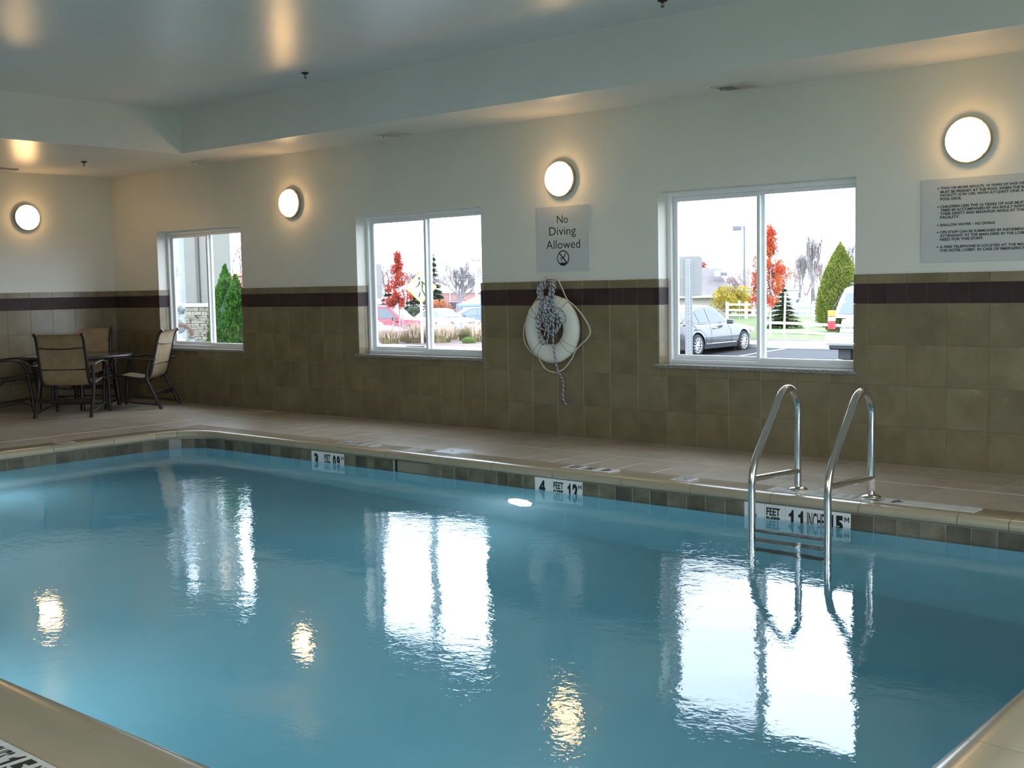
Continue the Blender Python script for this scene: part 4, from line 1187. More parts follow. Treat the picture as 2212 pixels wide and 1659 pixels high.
# outside the largest window
maple('red and orange maple rising behind the meeting rail of the largest window', -18.911, 26.776, -.46, 3.62, .72, 1.15, 12, M_red, 9500, .055, .045, 0, .6)
t = thing('tree_stake', 'white stake standing left of the maple behind the window rail', 'stake', (-19.393, 26.830, -0.467))
b = MB(); b.tube([(0, 0, -.1), (-.06, 0, 1.38)], .035, 8); b.build('stake', flat('weathered_stake', (.30, .26, .24), .9), t)
t = thing('tree_stake', 'white leaning stake right of the maple in the largest window', 'stake', (-18.118, 26.199, -0.527))
b = MB(); b.tube([(0, 0, -.1), (.06, 0, 1.52)], .033, 8); b.build('stake', flat('white_stake', (.62, .60, .57), .7), t)
conifer('small green spruce between the two white fences', -22.886, 35.264, -.5, 1.9, .88, 21, leafmat('green_spruce', [(.3, (.03, .055, .02)), (.5, (.07, .11, .035)), (.72, (.13, .17, .06))], 3), 9000, .15)
column('large yellow-green cedar behind the white car', -18.898, 32.072, -.46, 3.15, .84, 23, M_arb2, 24000, .075, 1, .50, 'cedar_tree')
conifer('small blue-grey spruce left of the large cedar', -22.066, 37.287, -.5, 1.5, .40, 24, leafmat('blue_spruce', [(.3, (.05, .09, .08)), (.7, (.14, .22, .20))], 3), 3500, .13)
bare_tree('tall pale bare poplar with several stems, left of the cedar', -36.555, 65.839, -.9, 5.9, 31, M_bark, 5, .30, .55, 3, .16, 'poplar_tree', None, M_haze)
bare_tree('pale bare poplar standing left of the tall one', -39.116, 68.932, -.9, 4.9, 32, M_bark, 5, .34, .5, 3, .11, 'poplar_tree', None, M_haze)
bare_tree('pale bare tree rising behind the large cedar', -35.817, 69.114, -.9, 5.4, 33, M_bark, 5, .42, .4, 3, .11, 'poplar_tree', None, M_haze)
conifer('dark pointed spruce top rising behind the large cedar', -30.701, 57.639, -.9, 4.2, 1.1, 37, M_spruce, 4000, .3)
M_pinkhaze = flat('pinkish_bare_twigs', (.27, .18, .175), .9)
rowp = [((-56.463, 85.788), 4.0), ((-57.948, 89.801), 4.4), ((-56.185, 88.668), 4.2), ((-57.543, 92.791), 4.4), ((-49.814, 80.911), 5.6), ((-53.434, 93.667), 5.6), ((-50.811, 90.628), 6.6), ((-51.682, 95.166), 5.8), ((-49.635, 94.277), 6.4), ((-47.953, 93.075), 5.6), ((-47.451, 96.147), 6.4)]
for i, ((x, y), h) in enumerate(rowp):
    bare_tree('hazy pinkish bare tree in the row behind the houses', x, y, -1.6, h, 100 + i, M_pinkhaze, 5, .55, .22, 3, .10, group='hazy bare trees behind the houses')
maple('round red tree on the horizon beside the grey sign back', -55.589, 82.572, -1.6, 4.7, 1.5, 1.2, 35, M_red2, 3000, .15, .1)
def bush(label, x, y, z, h, rad, seed, mat, n=1500, size=.14, name='bush'):
    r = random.Random(seed); t = thing(name, label, 'bush', (x, y, z))
    b = MB()
    for i in range(12):
        a = r.uniform(0, 2 * PI); e = rad * r.uniform(.3, .9)
        b.tube([(0, 0, -.1), (e * .5 * math.cos(a), e * .5 * math.sin(a), h * .45), (e * math.cos(a), e * math.sin(a), h * r.uniform(.6, .95))], [.03, .022, .01], 4)
    b.build('stems', M_bark, t, kind='stuff')
    cl = [(rad * .8 * r.uniform(-1, 1), rad * .8 * r.uniform(-1, 1), h * r.uniform(.3, .85), rad * r.uniform(.2, .4)) for i in range(26)]
    def smp(r):
        c = r.choice(cl); e = rnd_unit(r) * c[3]; return (c[0] + e.x, c[1] + e.y, c[2] + e.z)
    b = MB(); leaf_cloud(b, n, smp, size, r); b.build('leaves', mat, t, kind='stuff'); return t
bush('yellow-leaved bush behind the lamp post', -35.860, 53.222, -.75, 2.05, 1.05, 51, M_yellow, 6000, .08)
bush('second yellow bush close to the lamp post', -37.375, 57.210, -.75, 1.55, .7, 52, M_yellow, 3500, .08)
bush('red bush left of the maple behind the window rail', -37.630, 59.634, -.8, 1.25, .75, 53, M_red2, 4000, .09)
bush('dull orange bush between lamp post and red bush', -38.996, 61.107, -.8, 1.1, .6, 54, M_orange, 2600, .09)
# outside the middle window, far
rowm = [((-86.961, 72.886), 6.2), ((-89.321, 76.149), 7.2), ((-85.115, 74.466), 6.0), ((-85.475, 76.800), 6.0), ((-79.440, 71.398), 4.8), ((-82.276, 76.897), 5.4), ((-78.997, 77.062), 6.2), ((-80.927, 80.694), 6.4)]
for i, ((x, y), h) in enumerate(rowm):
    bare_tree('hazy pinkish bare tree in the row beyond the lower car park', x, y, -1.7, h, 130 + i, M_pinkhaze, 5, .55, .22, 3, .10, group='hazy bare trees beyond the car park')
bare_tree('large spreading bare tree in front of the brick building', -67.388, 63.220, -1.6, 5.6, 36, flat('grey_trunk', (.17, .15, .15), .9), 6, .62, .16, 3, .26, 'oak_tree', None, M_haze)
conifer('tall dark spruce beside the window meeting rail', -70.327, 63.346, -1.5, 5.8, 1.15, 41, M_spruce, 9000, .38)
conifer('dull green spruce behind the coral-red maple', -74.547, 65.017, -1.5, 3.9, 1.3, 42, M_spruce, 6000, .36)
conifer('dull green spruce at the left of the coral-red maple', -76.268, 63.544, -1.5, 3.6, 1.2, 43, M_spruce, 6000, .36)
bush('orange-brown bush below the brick building', -64.479, 57.783, -1.3, 1.75, 1.15, 55, M_orange, 4500, .10)
bush('dark green hedge bush behind the shop pylon', -65.807, 56.646, -1.3, 1.4, .8, 56, M_spruce, 3000, .11)
# outside the far window, far
bush('orange bush glimpsed at the edge of the far window', -49.757, 28.109, -.6, 2.5, .8, 57, M_red2, 2600, .1)
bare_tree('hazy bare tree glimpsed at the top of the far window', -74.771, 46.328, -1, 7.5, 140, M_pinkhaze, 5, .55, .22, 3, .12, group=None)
# ================================================================== signs, posts, fences
M_galv = flat('galvanised_steel', (.36, .37, .38), .4, .5, var=.05)
M_signback = flat('grey_sign_back', (.27, .265, .26), .5, .0)
def rounded(w_, h, r, n=5):
    out = []
    for cx, cy, a0 in ((w_ / 2 - r, h / 2 - r, 0), (-w_ / 2 + r, h / 2 - r, PI / 2), (-w_ / 2 + r, -h / 2 + r, PI), (w_ / 2 - r, -h / 2 + r, 3 * PI / 2)):
        out += [(cx + r * math.cos(a0 + PI / 2 * k / n), cy + r * math.sin(a0 + PI / 2 * k / n)) for k in range(n + 1)]
    return out
UPR = Matrix(((1, 0, 0, 0), (0, 0, 1, 0), (0, 1, 0, 0), (0, 0, 0, 1)))
def sign_back(label, x, y, z, w_, h, rz, pz, post=True):
    t = thing('parking_sign', label, 'sign', (x, y, z), rz)
    b = MB(); b.prism(rounded(w_, h, .035), -.004, 0, UPR); b.build('sign_plate', M_signback, t)
    b = MB(); d = -.045
    H_ = z - pz + h / 2 - .03; zc = h / 2 - .03 - H_ / 2
    b.cbox((0, -.036, zc), (.030, .004, H_), .001)
    for sx in (-1, 1): b.cbox((sx * .020, -.022, zc), (.012, .030, H_), .001); b.cbox((sx * .034, -.008, zc), (.018, .004, H_), .001)
    po = b.build('post', M_galv, t)
    b = MB()
    k = 0
    while k * .0254 * 1.5 < H_ - .05:
        b.lathe([(.0048, -.0005), (.0048, 0), (0, 0)], 8, Matrix.Translation((.0, -.0383, h / 2 - .06 - k * .0381)) @ Matrix.Rotation(PI / 2, 4, 'X')); k += 1
    b.build('punched_holes', M_dark, po, kind='stuff')
    return t
sx_, sy_, sz_ = (-7.267, 3.065, 1.475)
sign_back('grey back of a parking sign on a punched steel post, nearest the largest window', sx_, sy_, sz_, .31, .46, .42, -.7)
sx_, sy_, sz_ = (-11.550, 2.034, 1.501)
sign_back('grey back of a sign at the left edge of the middle window', sx_, sy_, sz_, .32, .46, .72, -.5)

# pedestrian crossing sign
px_, py_, pz_ = (-28.117, 19.544, 1.435)
t = thing('crossing_sign', 'yellow diamond pedestrian crossing sign on a white post', 'sign', (px_, py_, -.46), .78)
b = MB(); hz = pz_ + .46
def diamond(s, r): 
    out = []
    for k in range(4):
        a = PI / 2 * k; c = (s - r * 1.414)
        for q in range(5):
            e = a - PI / 4 + PI / 2 * q / 4
            out.append((c * math.cos(a) + r * math.cos(e), c * math.sin(a) + r * math.sin(e)))
    return out
MV = Matrix.Translation((0, 0, hz)) @ UPR
b.prism(diamond(.545, .05), -.006, 0, MV); b.build('sign_plate', flat('fluorescent_yellow', (.62, .64, .05), .5), t)
b = MB(); o1, o2 = diamond(.515, .045), diamond(.500, .04)
b.add([(p[0], -.0075, p[1] + hz) for p in o2], [tuple(range(len(o2)))]); b.build('sign_face', flat('pale_reflective_yellow', (.72, .72, .46), .4), t)
fig = join(disc2d((-.035, .265), .047, 16), poly2d((-.045, .20), (.02, .205), (.06, .17), (.065, .02), (.045, -.06), (-.005, -.06), (-.03, .03), (-.02, .10)),
           poly2d((.02, .205), (.06, .17), (.145, .07), (.165, -.015), (.135, -.02), (.115, .05), (.05, .115)), poly2d((-.045, .20), (-.02, .10), (-.075, .02), (-.155, -.01), (-.16, .012), (-.095, .05), (-.07, .13)),
           poly2d((-.005, -.06), (.03, -.06), (.01, -.16), (-.045, -.29), (-.09, -.30), (-.045, -.16)), poly2d((.01, -.06), (.045, -.06), (.10, -.17), (.155, -.30), (.115, -.305), (.06, -.19)))
b = MB(); b.add([(p[0] * 1.2, -.0095, p[1] * 1.12 + hz) for p in fig.v], fig.f); b.build('walking_figure', flat('dark_olive_print', (.045, .06, .008), .5), t)
b = MB(); b.tube([(0, .03, -.1), (0, .03, hz + .40)], .045, 10); b.build('post', flat('white_post', (.62, .62, .62), .5), t)

# lamp post
lx_, ly_, lz_ = (-42.650, 67.230, 1.248)
t = thing('street_lamp', 'tall grey lamp post with one box head in the largest window', 'lamp post', (lx_, ly_, -1.2), .66)
M_lp = flat('grey_lamp_metal', (.14, .145, .16), .5, .2)
b = MB(); b.tube([(0, 0, 0), (0, 0, 6.65)], [.085, .062], 12); b.build('pole', M_lp, t)
b = MB(); b.cbox((0, 0, .10), (.42, .42, .25), .04); b.build('base', M_lp, t)
b = MB(); b.tube([(0, 0, 6.55), (-.25, 0, 6.53)], .03, 8); b.build('bracket', M_lp, t)
b = MB(); b.cbox((-.53, 0, 6.50), (.62, .40, .32), .04); b.build('lamp_head', M_lp, t)

# fences
M_fence = flat('white_fence_rail', (.62, .61, .58), .7, var=.05)
def rail_fence(label, pts, h, rails, pr=.05, rr_=.035):
    t = thing('rail_fence', label, 'fence', pts[0])
    o = Vector(pts[0])
    for p in pts:
        b = MB(); q = Vector(p) - o; b.cbox((q.x, q.y, h / 2 - .05), (pr * 2, pr * 2, h + .1), .012); b.build('post', M_fence, t)
    for p, q in zip(pts, pts[1:]):
        for z in rails:
            b = MB(); a, c = Vector(p) - o, Vector(q) - o; b.tube([tuple(a + Vector((0, 0, z))), tuple(c + Vector((0, 0, z)))], rr_, 8, flat=1.5, upv=(0, 0, 1)); b.build('rail', M_fence, t)
rail_fence('low weathered white two-rail fence along the mulch strip', [(-20.602, 29.105, -0.411), (-18.747, 29.106, -0.456), (-16.493, 27.996, -0.488)], .45, [.36, .05], .04, .032)
rail_fence('white three-rail fence at the back of the lawn, behind the small spruce', [(-35.309, 52.152, -0.747), (-34.208, 52.434, -0.766), (-33.221, 52.618, -0.782), (-31.362, 52.890, -0.811), (-30.287, 53.150, -0.829), (-29.224, 53.397, -0.873)], 1.0, [.22, .52, .84], .075, .045)
t = thing('wire_fence', 'pale blue grey panel fence behind the white three-rail fence', 'fence', (-33.573, 57.589, -0.951), -.55)
for i in range(9):
    b = MB(); b.cbox((i * .22, 0, .42), (.20, .03, .80), .005); b.build('panel', flat('pale_blue_panel', (.24, .30, .34), .6), t)
for i in range(4):
    b = MB(); b.cbox((-.02 + i * .65, -.03, .45), (.06, .05, .95), .006); b.build('post', M_fence, t)
t = thing('utility_sign', 'small white sign plate on a thin post beyond the sedan', 'sign', (-33.334, 50.100, -.8))
b = MB(); b.cbox((0, -.02, 1.02), (.14, .012, .30), .003); b.build('sign_plate', M_fence, t)
b = MB(); b.tube([(0, 0, 0), (0, 0, 1.15)], .02, 6); b.build('post', M_galv, t)
t = thing('utility_box', 'white utility cabinet beyond the rail fence, left of the window rail', 'cabinet', (-36.707, 57.782, -.85), .6)
b = MB(); b.cbox((0, 0, .5), (.26, .3, 1.0), .02); b.build('cabinet_body', flat('white_cabinet', (.6, .6, .6), .5), t)
b = MB(); b.cbox((0, 0, 1.02), (.29, .33, .05), .01); b.build('cabinet_top', flat('white_cabinet_top', (.55, .55, .55), .5), t)

# overhead wires
M_wire = flat('pale_cable', (.14, .14, .15), .6)
for i, (a, c, r_) in enumerate([((-71.341, 55.916, 2.203), (-60.799, 61.011, 2.258), .022), ((-71.349, 55.930, 2.390), (-60.816, 61.043, 2.694), .015), ((-48.084, 69.188, 1.349), (-38.329, 77.513, 0.854), .018), ((-48.077, 69.174, 1.171), (-38.336, 77.527, 1.031), .014), ((-48.105, 69.228, 1.881), (-38.353, 77.559, 1.458), .012)]):
    b = MB(); p, q = Vector(a), Vector(c)
    pts = [tuple(p + (q - p) * s + Vector((0, 0, -.25 * 4 * s * (1 - s)))) for s in [j / 10 for j in range(11)]]
    o = b.tube(pts, r_, 5).build('overhead_wire', M_wire)
    tag(o, ['thick overhead wire crossing the middle window', 'thin overhead wire above the thick one in the middle window', 'thick overhead wire crossing the largest window', 'middle overhead wire crossing the largest window', 'topmost thin overhead wire crossing the largest window'][i], 'wire')
t = thing('utility_pole', 'pale utility pole with a cross arm at the right edge of the middle window', 'utility pole', (-63.534, 61.235, -1.5))
b = MB(); b.tube([(0, 0, 0), (0, 0, 5.2)], [.12, .10], 10); b.build('pole', flat('bleached_pole', (.42, .40, .39), .8), t)
b = MB(); b.cbox((0, 0, 5.05), (.7, .08, .09), .01, Matrix.Rotation(.72, 4, 'Z')); b.build('cross_arm', M_bark, t)

# ================================================================== buildings
M_stucco_d = flat('grey_taupe_stucco', (.15, .145, .125), .85, var=.03, bump=.3, bs=60)
M_stone = stone('ledge_stone', (.12, .105, .08), (.21, .185, .145), (.30, .27, .21), .85, 4, None, 0, .0, .4)
t = thing('portico_pier', 'taupe stucco pier on a ledgestone base behind the far window', 'pier', (-16.96, 3.34, -.42))
PW, PD = .78, .42
b = MB(); b.cbox((-PW / 2, PD / 2, 2.9), (PW, PD, 2.6), .01); b.build('shaft', M_stucco_d, t)
b = MB(); b.cbox((-.36, -.012, 2.9), (.09, .03, 2.6), .004); b.build('reveal_strip', flat('dark_stucco', (.07, .066, .06), .85), t)
b = MB(); b.cbox((-PW / 2, PD / 2, 1.60), (PW + .14, PD + .14, .07), .012); b.build('ledge_cap', flat('pale_cast_ledge', (.34, .32, .28), .8, var=.04), t)
b = MB(); b.box((-PW / 2, PD / 2, .79), (PW, PD, 1.56)); b.build('base_core', flat('mortar', (.10, .09, .075), .9), t)
r = random.Random(9); b = MB(); z = .0
while z < 1.53:
    h = r.choice([.032, .040, .05]) if z < 1.40 else .07
    for axis in (0, 1):
        L_ = PW if axis == 0 else PD; x = 0
        while x < L_ - .02:
            w_ = min(L_ - x, r.uniform(.08, .22)); d = r.uniform(.015, .05)
            if axis == 0: b.cbox((-x - w_ / 2, -d / 2 + .005, z + h / 2), (w_ - .006, d + .01, h - .006), .004)
            else: b.cbox((d / 2 - .005, x + w_ / 2, z + h / 2), (d + .01, w_ - .006, h - .006), .004)
            x += w_
    z += h
b.build('ledge_stones', M_stone, t, kind='stuff')
t = thing('metal_post', 'pale grey square post seen behind the gas pipes', 'post', (-20.812, 5.329, -.42))
b = MB(); b.cbox((0, 0, 2.2), (.17, .17, 4.6), .01); b.build('shaft', flat('pale_grey_post', (.26, .29, .30), .6), t)
b = MB(); b.cbox((0, 0, .08), (.26, .26, .16), .01); b.build('foot', M_galv, t)
def block(name, label, loc, rz, parts):
    t = thing(name, label, 'building', loc, rz)
    for nm, c, d, mt_ in parts:
        b = MB(); b.cbox(c, d, .02); b.build(nm, mt_, t)
    return t
M_brick = flat('pink_brick', (.26, .135, .115), .9, var=.12, vs=2)
M_fasc = flat('white_fascia', (.62, .62, .62), .7)
M_blue = flat('shop_blue', (.10, .22, .42), .6)
block('brick_building', 'long pink brick building with a white parapet band, behind the bare oak', (-77.183, 73.331, -1.7), .70,
      [('wall', (0, 3, 1.3), (9.0, 6, 2.6), M_brick), ('parapet', (0, 3, 2.72), (9.2, 6.2, .26), M_fasc), ('door', (2.2, -.02, .9), (.7, .08, 1.8), M_fasc), ('downpipe', (-.6, -.06, 1.3), (.10, .1, 2.6), M_fasc)])
b_ = block('shop_building', 'white shop with a pale blue roof at the right of the middle window', (-59.453, 56.803, -1.5), .70,
      [('wall', (.6, 1.5, .85), (3.4, 3, 1.7), M_fasc), ('doorway', (.75, -.03, .5), (.9, .1, 1.0), flat('grey_shopfront', (.22, .22, .23), .5)), ('fascia', (.5, -.10, 1.52), (3.9, .2, .10), M_blue)])
b = MB(); b.prism([(-1.5, 1.6), (2.6, 1.6), (2.2, 2.3), (0.2, 2.35)], 0, 3.2, Matrix(((1, 0, 0, 0), (0, 0, 1, -.1), (0, 1, 0, 0), (0, 0, 0, 1)))); b.build('roof', flat('pale_blue_roof', (.30, .38, .46), .7), b_)
b = MB(); b.cbox((-.72, -.16, 1.18), (.55, .06, .34), .02); sgnp = b.build('shop_sign', M_fasc, b_)
b = MB(); b.cbox((-.80, -.20, 1.24), (.22, .02, .16), .01); b.build('red_emblem', flat('sign_red', (.45, .06, .07), .6), sgnp)
b = MB(); b.cbox((-.60, -.20, 1.12), (.20, .02, .14), .01); b.build('blue_emblem', flat('sign_blue', (.06, .12, .40), .6), sgnp)
t = thing('shop_pylon', 'blue and white shop pylon sign left of the coral-red maple', 'sign', (-57.154, 45.558, -1.3), .72)
b = MB(); b.cbox((0, 0, 1.20), (.60, .16, 1.1), .03); b.build('sign_cabinet', flat('pylon_white', (.6, .6, .6), .5), t)
b = MB(); b.cbox((0, -.085, 1.47), (.56, .02, .50), .01); b.build('blue_panel', flat('pylon_blue', (.05, .22, .52), .5), t)
b = MB(); b.prism([(-.36, .0), (.36, 0), (.20, .18), (-.10, .22)], 0, .16, Matrix(((1, 0, 0, 0), (0, 0, 1, -.08), (0, 1, 0, 1.74), (0, 0, 0, 1)))); b.build('roof_cap', flat('pylon_blue_roof', (.10, .30, .58), .5), t)
b = MB(); b.lathe([(0, 0), (.15, .0), (.15, .01), (0, .01)], 20, Matrix.Translation((.04, -.095, 1.50)) @ Matrix.Rotation(PI / 2, 4, 'X')); b.build('round_emblem', flat('pylon_white2', (.62, .62, .62), .5), t)
b = MB(); b.cbox((0, -.085, 1.08), (.50, .02, .10), .005); b.build('blue_band', flat('pylon_navy', (.08, .12, .45), .5), t)
b = MB(); b.add([(-.16, -.092, .80), (.16, -.092, .80), (.09, -.092, .93), (-.09, -.092, .93)], [(0, 1, 2, 3)]); b.build('red_emblem', flat('pylon_red', (.50, .06, .06), .5), t)
b = MB(); b.cbox((0, 0, .32), (.44, .14, .66), .02); b.build('pylon_base', flat('pylon_base', (.35, .35, .36), .6), t)
t = thing('flag_string', 'string of red and white pennants below the shop pylon', 'bunting', (-54.810, 42.181, 0.780), .72)
b = MB(); b.tube([(0, 0, 0), (1.3, 0, -.02), (2.6, 0, .12)], .008, 4); b.build('cord', M_wire, t)
for i in range(10):
    x = .1 + i * .24
    b = MB(); b.add([(x, 0, -.01), (x + .09, .004, -.01), (x + .045, 0, -.17), (x, .012, -.01), (x + .09, .012, -.01), (x + .045, .012, -.17)], [(0, 1, 2), (5, 4, 3), (0, 3, 4, 1), (1, 4, 5, 2), (2, 5, 3, 0)])
    b.build('pennant', flat('pennant_red', (.50, .08, .08), .7) if i % 2 else M_fasc, t)
# house with the big grey roof
hx_, hy_, _ = (-39.614, 56.545, 0.665)
hs = thing('house', 'pale house with a large grey shingle roof behind the sedan', 'house', (hx_, hy_, -1.9), .62)
M_roof = flat('grey_shingle_roof', (.155, .14, .135), .9, var=.12, vs=2.5)
b = MB(); b.cbox((-3.2, 3, 1.2), (10, 6, 2.5), .02); b.build('wall', flat('cream_siding', (.42, .38, .33), .8), hs)
b = MB(); b.add([(-8.6, -.4, 2.45), (2.2, -.4, 2.45), (2.2, 6.4, 2.45), (-8.6, 6.4, 2.45), (-6, 3, 4.42), (.9, 3, 4.30)], [(0, 1, 5, 4), (1, 2, 5), (2, 3, 4, 5), (3, 0, 4), (3, 2, 1, 0)]); ro = b.build('roof', M_roof, hs)
b = MB(); b.cbox((-3.2, -.45, 2.42), (10.9, .10, .14), .01); b.build('gutter', M_fasc, hs)
b = MB(); b.cbox((.85, -.02, 1.25), (.42, .08, .62), .01); wi = b.build('house_window', M_fasc, hs)
b = MB(); b.box((.85, -.07, 1.25), (.32, .02, .50)); b.build('pane', flat('dark_pane', (.10, .12, .14), .1), wi)
t = thing('roof_unit', 'pale blue curved ventilation unit on the grey roof', 'ventilator', (-39.456, 58.126, 1.776), .62)
b = MB(); b.cbox((0, 0, .30), (.46, .5, .60), .03); b.build('duct', flat('pale_blue_metal', (.36, .44, .46), .5), t)
b = MB(); b.add([], []); arc = [(-.62 + .62 * (1 - math.cos(a)) * .9, .45 + .42 * math.sin(a)) for a in [PI * k / 10 for k in range(11)]]
b.prism([(-.55 + 1.1 * k / 10, .50 + .42 * math.sin(PI * k / 10)) for k in range(11)], -.3, .3, Matrix(((1, 0, 0, 0), (0, 0, 1, 0), (0, 1, 0, 0), (0, 0, 0, 1)))); b.build('hood', flat('pale_blue_hood', (.42, .50, .52), .5), t)
b = MB(); b.cbox((.36, -.05, .18), (.42, .5, .22), .03); b.build('motor_box', M_lp, t)
block('low_white_building', 'long low white building beyond the yellow bushes', (-48.053, 77.134, -1.6), .62, [('wall', (0, 2, 1.1), (9, 4, 2.3), M_fasc), ('roof_edge', (0, 2, 2.32), (9.3, 4.4, .14), flat('grey_roof_edge', (.4, .38, .38), .8)), ('wall_panel', (2.2, -.03, .8), (1.0, .08, 1.2), M_galv)])
block('small_brick_house', 'brick house wall glimpsed at the edge of the far window', (-54.813, 31.708, -.8), .9, [('wall', (0, 2, 1.5), (4, 4, 3.1), M_brick), ('roof_band', (0, 2, 3.15), (4.2, 4.2, .16), flat('orange_band', (.36, .15, .10), .8)), ('sill_band', (0, -.03, 1.9), (4.02, .08, .05), M_fasc)])
block('garage', 'brick garage glimpsed behind the gas pipes', (-35.060, 14.269, -.5), .95, [('wall', (0, 2, 1.8), (2.2, 4, 3.8), M_brick), ('roof_band', (0, 2, 3.8), (2.5, 4.3, .2), M_fasc)])

# ================================================================== gas pipes by the far window
M_pipe = flat('pale_grey_pipe_paint', (.50, .56, .58), .45, var=.04, vs=10)
M_pipeg = flat('mid_grey_pipe_paint', (.19, .215, .225), .45, var=.05, vs=10)
M_rust = flat('rusty_pipe', (.16, .10, .075), .8, var=.3, vs=14)
t = thing('gas_meter_set', 'pale grey and rusty gas pipes with a round regulator outside the far window', 'pipework', (-14.10, .75, -.42))
def zz(v): return v + .42
def seg(name, pts, r_, mat, n=12): b = MB(); b.tube(pts, r_, n); return b.build(name, mat, t)
def flange(z, r_, h, x=0, y=0, mat=None): b = MB(); b.lathe([(0, -h / 2), (r_, -h / 2), (r_, h / 2), (0, h / 2)], 18, Matrix.Translation((x, y, z)), False); return b.build('flange', mat or M_pipe, t)
seg('riser', [(0, 0, 0), (0, 0, zz(1.72))], .034, M_pipe)
seg('elbow', smooth_path([(0, 0, zz(1.70)), (-.012, -.008, zz(1.80)), (-.06, -.03, zz(1.88)), (-.16, -.09, zz(1.91)), (-.34, -.2, zz(1.91))], 4), .042, M_pipe)
flange(zz(1.665), .064, .018); flange(zz(1.640), .064, .018)
b = MB(); b.cbox((.022, .03, zz(1.72)), (.10, .05, .14), .006); b.build('tag_plate', M_pipe, t)
seg('collar', [(0, 0, zz(1.36)), (0, 0, zz(1.28))], .041, M_pipe)
b = MB(); b.lathe([(0, 0), (.012, .002), (.012, .05), (0, .055)], 10, Matrix.Translation((.0, -.03, zz(1.50))) @ Matrix.Rotation(PI / 2, 4, 'X')); b.build('test_plug', M_pipeg, t)
b = MB(); b.lathe([(.036, zz(1.05)), (.052, zz(1.08)), (.060, zz(1.12)), (.060, zz(1.20)), (.058, zz(1.25)), (.040, zz(1.275))], 18); b.build('valve_body', M_pipe, t)
b = MB(); Ry = Matrix.Translation((.02, -.02, zz(1.17))) @ Matrix.Rotation(.55, 4, 'Z') @ Matrix.Rotation(PI / 2, 4, 'Y'); b.lathe([(.03, .0), (.03, .07), (.066, .075), (.070, .085), (.066, .098), (.02, .11), (.016, .135), (0, .137)], 20, Ry); b.build('handwheel', M_pipeg, t)
Rr = Matrix.Translation((.075, -.03, zz(.935))) @ Matrix.Rotation(.62, 4, 'Z') @ Matrix.Rotation(PI / 2, 4, 'X')
b = MB(); b.lathe([(0, -.03), (.085, -.03), (.098, -.015), (.098, .008), (.088, .022), (.04, .034), (0, .036)], 28, Rr); b.build('regulator_disc', M_pipeg, t)
ep = smooth_path([(.075, -.055, zz(.945)), (.13, -.01, zz(.955)), (.172, .05, zz(.925)), (.188, .09, zz(.87)), (.190, .10, zz(.80))], 5)
b = MB(); b.tube(ep, .030, 12); b.build('rusty_elbow', M_rust, t)
b = MB(); b.tube([ep[-1], (.19, .10, zz(.5))], .029, 12); b.build('lower_pipe', M_pipe, t)
flange(zz(.785), .062, .016, .19, .10, M_rust); flange(zz(.762), .066, .018, .19, .10, M_pipeg)
b = MB(); b.lathe([(0, -.04), (.10, -.04), (.118, -.022), (.118, .01), (.102, .026), (.05, .045), (0, .05)], 28, Matrix.Translation((.075, -.03, zz(.66))) @ Matrix.Rotation(.62, 4, 'Z') @ Matrix.Rotation(PI / 2, 4, 'X')); b.build('meter_dial', M_pipe, t)
# ================================================================== cars (local: +y is the front, rear axle at y = 0, wheels on z = 0)
M_cglass = flat('tinted_car_glass', (.035, .05, .06), .04, .0, 1.0)
M_tyre = flat('tyre_rubber', (.016, .016, .017), .8)
M_arch = flat('black_arch', (.006, .006, .006), .9)
M_rim = flat('silver_rim', (.55, .56, .58), .28, .6)
M_trim = flat('black_trim', (.015, .015, .016), .5)
M_chrome = flat('bright_trim', (.6, .6, .62), .15, 1.0)
def wheel_meshes(rw, wd, spokes):
    a = MB(); a.lathe([(rw * .70, -wd / 2), (rw * .93, -wd / 2), (rw, -wd / 2 + .03), (rw, wd / 2 - .03), (rw * .93, wd / 2), (rw * .70, wd / 2)], 32)
    c = MB(); c.lathe([(rw * .62, wd / 2 - .02), (rw * .72, wd / 2 + .002), (rw * .70, wd / 2 - .004), (rw * .62, wd / 2 - .02)], 32)
    for k in range(spokes):
        an = 2 * PI * k / spokes
        c.cbox((rw * .38, 0, wd / 2 - .020), (rw * .56, rw * .105, .02), .004, Matrix.Rotation(an, 4, 'Z'))
    c.lathe([(0, wd / 2 - .004), (rw * .16, wd / 2 - .006), (rw * .17, wd / 2 - .03)], 18)
    d = MB(); d.lathe([(0, wd / 2 - .045), (rw * .71, wd / 2 - .045), (rw * .71, wd / 2 - .05), (0, wd / 2 - .05)], 24)
    return a.mesh('tyre', M_tyre), c.mesh('rim', M_rim), d.mesh('wheel_back', M_trim)
